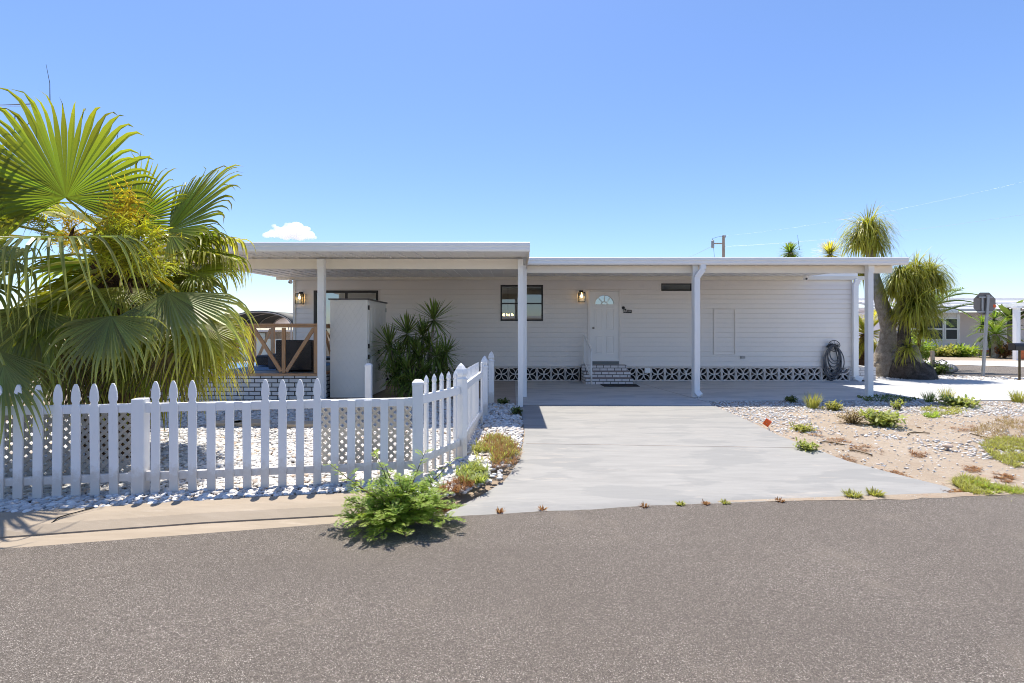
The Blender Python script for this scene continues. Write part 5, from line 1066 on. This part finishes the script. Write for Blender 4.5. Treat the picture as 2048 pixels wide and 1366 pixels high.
for i in range(90):
    x = 1.9+i*.06; w_ = (.01+.11*sm((x-1.8)/2.))*(.6+.8*abs(mnoise.noise(V((x*2.3,0,9)))))+.02*mnoise.noise(V((x*11,0,2))); y = Ye(x)+.05
    sp += [(x, y, RZ+.004), (x, y-w_*.6, RZ+.0045), (x, y-w_-.03, RZ+.003)]
mb.add(sp, [(3*i+j, 3*i+j+1, 3*i+j+4, 3*i+j+3) for i in range(89) for j in (0,1)]); S('sand', mb, M['dirt'], 'tan sand drifted onto the street edge', 'sand')
def wire(a, b, sag, lb, r=.012):
    a, b = V(a), V(b); m = MB(); m.tube([a.lerp(b, k/16)-V((0,0,sag*4*(k/16)*(1-k/16))) for k in range(17)], r, 4); tag(m.build('power_line', M['galv']), lb, 'cable')
wire((ux,uy,za+.75), U(2120,346,30), .5, 'uppermost cable from the utility pole across the sky', .002); wire((ux,uy,za-.3), U(2120,418,34), .4, 'lower cable from the utility pole across the sky', .005); wire((ux-1.05,uy,za-.2), U(1300,545,60), .2, 'thin cable descending from the transformer behind the roof', .012)
wire(U(-60,209,40), U(64,212,40), .05, 'cable end crossing the sky behind the palm top', .025)
# ------------------------------------------------------------------ neighbouring house on the right
ny = 29.0; NH = T('neighbour_house', 'pale lilac neighbouring house with white metal roof across the side street', 'house', (27,ny,0))
X_ = lambda u, y: (u-1024)/F*y
gx0, gx1 = X_(1790,ny), X_(1917,ny); ez = CH-(622-HZ)/F*ny
m = MB(); m.box(gx0, gx1, ny, ny+7, .2, ez); k = 0
z = .3
while z < ez-.1: m.box(gx0-.003, gx1+.012, ny-.012, ny+.0, z, z+.016); z += .2
m.box(gx0, gx1, ny-.03, ny-.013, ez-.15, ez-.02); m.build('gable_wall', M['nwall'], NH)
m = MB(); y2 = ny+2.2; m.box(gx1+.002, X_(2060,y2)+8, y2, y2+.2, .2, ez); z = .3
while z < ez-.1: m.box(gx1+.02, X_(2060,y2)+8, y2-.018, y2-.001, z, z+.02); z += .22
m.build('side_wall', M['nwall'], NH)
m = MB(); m.box(gx1-.12, gx1+.05, ny-.04, ny-.016, .2, ez-.16); m.build('corner_board', M['alum'], NH)
m = MB(); m.box(gx0, gx1+.01, ny+.05, ny+.2, -.05, .2); m.box(gx1+.2, X_(2060,y2)+8, y2+.05, y2+.2, -.05, .2); m.build('foundation', M['terra'], NH)
rz = ez+.95; ryy = ny+4.2
m = MB(); xl, xr = gx0-.5, X_(2060,ny)+9; e1 = X_(1914,ny-.4)
# main roof, one slope towards the street, with standing ribs
m.add([(xl,ny-.45,ez-.02),(xr,ny-.45,ez-.02),(xr,ryy,rz),(xl,ryy,rz),(xl,ny-.45,ez+.1),(xr,ny-.45,ez+.1),(xr,ryy,rz+.12),(xl,ryy,rz+.12)], [(3,2,1,0),(4,5,6,7),(0,1,5,4),(1,2,6,5),(2,3,7,6),(3,0,4,7)])
for i in range(8):
    t = (i+.5)/8; yy = ny-.45+(ryy-ny+.45)*t; zz = ez+.1+(rz-ez+.02)*t; m.bar((xl,yy,zz+.012),(xr,yy,zz+.012), .05, .03)
m.build('roof', M['slatwall'], NH)
m = MB(); m.box(xl, e1, ny-.48, ny-.452, ez-.12, ez+.09); m.build('fascia', M['alum'], NH)
for (ua, ub) in ((1801,1838),(1848,1876),(1889,1908),(1891,1915)):
    pass
for (ua, ub) in ((1812,1838),(1846,1884),(1890.5,1915.5)):
    a, b = X_(ua, ny), X_(ub, ny); za_, zb_ = CH-(678-HZ)/F*ny, CH-(638-HZ)/F*ny; f = MB(); t = .055
    for q in ((a-t,b+t,zb_,zb_+t),(a-t,b+t,za_-t,za_),(a-t,a,za_,zb_),(b,b+t,za_,zb_),(a,b,(za_+zb_)/2-.04,(za_+zb_)/2+.04)): f.box(q[0], q[1], ny-.06, ny-.014, q[2], q[3])
    w_ = f.build('window', M['alum'], NH); g = MB(); g.add([(a,ny-.03,za_),(b,ny-.03,za_),(b,ny-.03,zb_),(a,ny-.03,zb_)], [(0,1,2,3)]); g.build('pane', M['canopy'], w_)
# its carport
NC = T('neighbour_carport', 'white flat carport with square column before the neighbouring house', 'carport', (X_(2032,24),24,0)); cy = 24.
m = MB(); x0, x1 = X_(2012,25.), X_(2060,24)+6; zt = CH-(612-HZ)/F*24
m.add([(x0,cy-.6,zt),(x1,cy-2.6,zt+.1),(x1,cy+4.6,zt+.15),(28.9,cy+4.6,zt+.1),(x0,cy-.6,zt+.22),(x1,cy-2.6,zt+.32),(x1,cy+4.6,zt+.36),(28.9,cy+4.6,zt+.3)], [(3,2,1,0),(4,5,6,7),(0,1,5,4),(1,2,6,5),(2,3,7,6),(3,0,4,7)]); m.build('roof_panel', M['alum'], NC)
m = MB(); cx = X_(2033,cy); m.box(cx-.10,cx+.10,cy-.1,cy+.1,-.05,zt); m.box(cx-.15,cx+.15,cy-.15,cy+.15,zt-.12,zt-.002); m.build('column', M['alum'], NC, bevel=.01)
# plants along the neighbouring house
def gpt(u, y): return V((X_(u, y), y, 0))
t = T('pygmy_palm', 'yellow green pygmy palm behind the road sign pole', 'palm', tuple(gpt(1994,26))); top = U(1992,668,26)
m = MB(); m.tube([gpt(1992,26), tuple(top)], [.2,.16], 8); m.build('trunk', M['barkg'], t)
for k in range(30):
    el = 1.2-2.1*k/30; a = ga*k; m = MB(); pinnate(m, top, (math.cos(a)*math.cos(el), math.sin(a)*math.cos(el), math.sin(el)), 1.15*R(.85,1.1), 1.4, .36, .035, 16, 1.0, 6); m.build('frond', M['ponybright'], t, att=True)
t = T('dragon_plant', 'dark spiky dragon plant with two heads left of the pygmy palm', 'plant', tuple(gpt(1982,27)))
m = MB(); m.tube([gpt(1982,27), gpt(1978,27)+V((0,0,1.0)), tuple(U(1966,640,27))], [.07,.06,.05], 6); m.tube([gpt(1984,27), tuple(U(1988,635,27))], [.07,.05], 6); m.build('stem', M['barkd'], t)
for u, v in ((1964,648),(1989,638)): m = MB(); rosette(m, U(u, v, 27), 60, .72, .07, droop=.5, dn=-.9, fold=0); m.build('leaf_head', M['yucca'], t, att=True)
t = T('banana_plant', 'broad-leaved dark green plant under the white carport roof', 'plant', tuple(gpt(2022,27)))
for k in range(16):
    a = ga*k; m = MB(); m.blade(gpt(2020,27)+V((0,0,1.6+.05*k)), (math.cos(a)*.8, math.sin(a)*.5, R(.1,1.)), R(1.0,1.5), .38, 1.0, 7, t1=.5); m.build('leaf', M['weeddark'], t, att=True)
m = MB(); m.tube([gpt(2020,27), gpt(2020,27)+V((0,0,2.3))], [.14,.1], 8); m.build('stem', M['barkg'], t)
bush('flower_bed', 'low green hedge plants along the neighbouring gable wall', 'shrub', gpt(1915,27.5), 1.3, .5, 1400, .2, 'weed', 24); bush('flower_bed', 'olive ground shrub left along the neighbouring gable wall', 'shrub', gpt(1880,27.5), 1.1, .5, 1100, .2, 'grass', 20)
m = MB(); rosette(m, gpt(1922,27)+V((0,0,.35)), 40, .6, .06, droop=.4, fold=0); tag(m.build('agave', M['yucca'], att=True), 'small spiky plant at the corner of the neighbouring house', 'plant')
bush('shrub', 'shadowy brown shrub right of the pygmy palm trunk', 'shrub', gpt(2010,25.6), .5, .95, 900, .14, 'rust', 14)
PTt = T('terracotta_pot', 'orange terracotta pot at the neighbouring carport column', 'pot', tuple(gpt(2044,24.6))); q = gpt(2046,24.6); m = MB(); m.loft([(.22,0),(.33,.4),(.36,.42),(.36,.5),(.30,.5),(.28,.4)], q.x, q.y, 16); m.build('pot', M['terra'], PTt)
bush('shrub', 'wide dark shrub filling the gap between the house corner and the ponytail trunk', 'shrub', (15.6,20.8,0), 1.2, 1.1, 1800, .16, 'weeddark', 22)
m = MB(); m.box(14.4,17.5,21.5,21.75,-.05,.55); tag(m.build('garden_wall', M['terra']), 'low brick-red garden wall behind the squat palm', 'wall')
EH = T('end_house', 'pale house far behind the ponytail trunks', 'house', (25,34.6,0)); m = MB(); m.box(23.5,27.4,34.6,40,-.05,2.9); m.build('wall', M['nwall'], EH); m = MB(); m.box(23.2,27.7,34.3,40.3,2.9,3.1); m.build('roof', M['slatwall'], EH)
# ------------------------------------------------------------------ behind the porch on the left
by = 31.; BC = T('canopy', 'dark arched canopy frame seen beyond the porch', 'canopy', (X_(520,by),by,0)); cx = X_(518,by); rw = X_(575,by)-cx
m = MB(); n = 14; vs = []
for yy in (by, by+6):
    for k in range(n+1): a = math.pi*k/n; vs.append((cx+rw*math.cos(a)*1.15, yy, CH+.32+ (0.88)*math.sin(a)))
m.add(vs, [(k, k+1, n+2+k, n+1+k) for k in range(n)]); o = m.build('cover', M['canopy'], BC, smooth=True); sd = o.modifiers.new('solid', 'SOLIDIFY'); sd.thickness = .05
m = MB()
for yy in (by-.02, by+2, by+4, by+6.02): m.tube([(cx+rw*1.13*math.cos(math.pi*k/n), yy, CH+.30+.86*math.sin(math.pi*k/n)) for k in range(n+1)], .035, 6)
for sg in (-1, 1):
    for yy in (by, by+6): m.tube([(cx+sg*rw*1.13,yy,-.1),(cx+sg*rw*1.13,yy,CH+.32)], .05, 6)
m.build('frame', M['galv'], BC)
BC2 = T('canopy', 'pale arched canopy farther away beside the dark one', 'canopy', (X_(570,36),36,0)); cx = X_(572,36); m = MB(); vs = []
for yy in (36, 42):
    for k in range(n+1): a = math.pi*k/n; vs.append((cx+2.6*math.cos(a), yy, CH+.3+.78*math.sin(a)))
m.add(vs, [(k, k+1, n+2+k, n+1+k) for k in range(n)]); o = m.build('cover', M['nwall'], BC2, smooth=True); sd = o.modifiers.new('solid', 'SOLIDIFY'); sd.thickness = .05
m = MB(); [m.tube([(cx+sg*2.6,yy,-.1),(cx+sg*2.6,yy,CH+.3)], .05, 6) for sg in (-1,1) for yy in (36,42)]; m.build('frame', M['galv'], BC2)
m = MB(); m.box(X_(420,24),X_(562,24),24,24.15,-.05,CH-(690-HZ)/F*24+.2); m.box(X_(420,24)-.02,X_(562,24)+.02,23.97,24.18,CH-(690-HZ)/F*24+.202,CH-(690-HZ)/F*24+.27); tag(m.build('boundary_wall', M['palegreen']), 'low pale green wall beyond the porch', 'wall')
TH = T('distant_house', 'low tan house beyond the pale green wall', 'house', (X_(520,40),40,0)); m = MB(); m.box(X_(440,40),X_(556,40),40,46,-.05,1.35); m.build('wall', M['barkg'], TH); m = MB(); m.box(X_(436,40),X_(560,40),39.6,46.4,1.352,1.5); m.build('roof', M['slatwall'], TH)
m = MB(); m.box(X_(512,39.9),X_(530,39.9),39.88,39.99,.75,1.25); m.build('window', M['palegreen'], TH)
# ------------------------------------------------------------------ the other side of the street (mirrored in the windows)
OH = T('street_house', 'pale house across the street mirrored in the window glass', 'house', (2,-22,0)); m = MB(); m.box(-9,14,-28,-22,-.1,2.7); m.build('wall', M['nwall'], OH); m = MB(); m.box(-9.4,14.4,-28.4,-21.4,2.7,2.95); m.build('roof', M['slatwall'], OH)
# cloud
cl = MB(); random.seed(5); cY = 420.
for (u, v, r_, sq) in ((585,464,19,.75),(565,466,17,.7),(603,467,17,.75),(548,467,13,.65),(618,470,12,.7),(578,455,12,.8),(594,453,13,.8),(533,471,9,.6),(610,460,11,.8),(627,474,8,.6),(556,460,10,.7),(547,452,5,.8),(570,473,14,.5),(600,474,15,.45)):
    c = U(u, v, cY); k = cY/F; bv, bf = IC[2]
    cl.add([(c.x+x*r_*k, c.y+y*r_*k*.8, c.z+z*r_*k*sq) for x, y, z in bv], [tuple(f) for f in bf])
o = cl.build('cloud', M['white'], None, smooth=True); rm = o.modifiers.new('merge', 'REMESH'); rm.mode = 'VOXEL'; rm.voxel_size = .55; rm.use_smooth_shade = True
tx = bpy.data.textures.new('puff', 'CLOUDS'); tx.noise_scale = 3.2; tx.noise_depth = 4; dm = o.modifiers.new('puff', 'DISPLACE'); dm.texture = tx; dm.strength = 3.0; dm.mid_level = .5; dm.texture_coords = 'GLOBAL'
t = NT('cloud_vapour'); t.n.remove(t.b); pv = t.new('ShaderNodeVolumePrincipled'); pv.inputs['Color'].default_value = (1,1,1,1); pv.inputs['Anisotropy'].default_value = .2
t.put(pv.inputs['Density'], t.math('MULTIPLY', t.ramp(t.noise(.16, 6, .6), (.30, 0), (.62, 1)), .34)); t.l.new(pv.outputs[0], t.out.inputs['Volume'])
o.data.materials[0] = t.m; o.visible_shadow = True; tag(o, 'single small white cumulus cloud low above the patio roof', 'cloud')

# ------------------------------------------------------------------ light, sky, camera
sd = V((-.075,.345,1.0)).normalized()
L = bpy.data.lights.new('sun', 'SUN'); L.energy = SUN; L.angle = rad(.53); L.color = (1.,.93,.81); lo = bpy.data.objects.new('sun', L); COL.objects.link(lo); lo.location = (0,0,20); lo.rotation_euler = (-sd).to_track_quat('-Z', 'Y').to_euler()
w = bpy.data.worlds.new('World'); sc.world = w; w.use_nodes = True; nt = w.node_tree; bg = nt.nodes['Background']; sk = nt.nodes.new('ShaderNodeTexSky'); sk.sky_type = 'NISHITA'; sk.sun_disc = False
sk.sun_elevation = math.asin(sd.z); sk.sun_rotation = math.atan2(sd.x, sd.y); sk.altitude = 0; sk.air_density = AIR; sk.dust_density = DUST; sk.ozone_density = OZ
hs = nt.nodes.new('ShaderNodeHueSaturation'); hs.inputs['Saturation'].default_value = SAT; hs.inputs['Hue'].default_value = HUE; hs.inputs['Value'].default_value = VAL
nt.links.new(sk.outputs[0], hs.inputs['Color']); mt = nt.nodes.new('ShaderNodeMix'); mt.data_type = 'RGBA'; mt.blend_type = 'MULTIPLY'; mt.inputs[0].default_value = 1; mt.inputs[7].default_value = (*TINT, 1); nt.links.new(hs.outputs[0], mt.inputs[6]); nt.links.new(mt.outputs[2], bg.inputs[0]); bg.inputs[1].default_value = SKY
cd = bpy.data.cameras.new('camera'); cd.lens = F/2048*36; cd.sensor_width = 36; cd.shift_y = -(683-HZ)/2048; cd.clip_end = 3000; cd.clip_start = .05
co = bpy.data.objects.new('camera', cd); COL.objects.link(co); co.location = (0,0,CH); co.rotation_euler = (rad(90),0,0); sc.camera = co
vs_ = sc.view_settings; sc.display_settings.display_device = 'sRGB'; vs_.view_transform = 'Standard'; vs_.look = 'None'; vs_.exposure = EXPO; vs_.gamma = 1
cy_ = sc.cycles; cy_.use_adaptive_sampling = True; cy_.adaptive_threshold = .02; cy_.max_bounces = 10; cy_.diffuse_bounces = 5; cy_.transparent_max_bounces = 12; cy_.use_denoising = True; cy_.filter_width = 1.0; cy_.volume_bounces = 8; cy_.volume_step_rate = 1.0; cy_.caustics_reflective = False; cy_.caustics_refractive = False; cy_.sample_clamp_indirect = 8
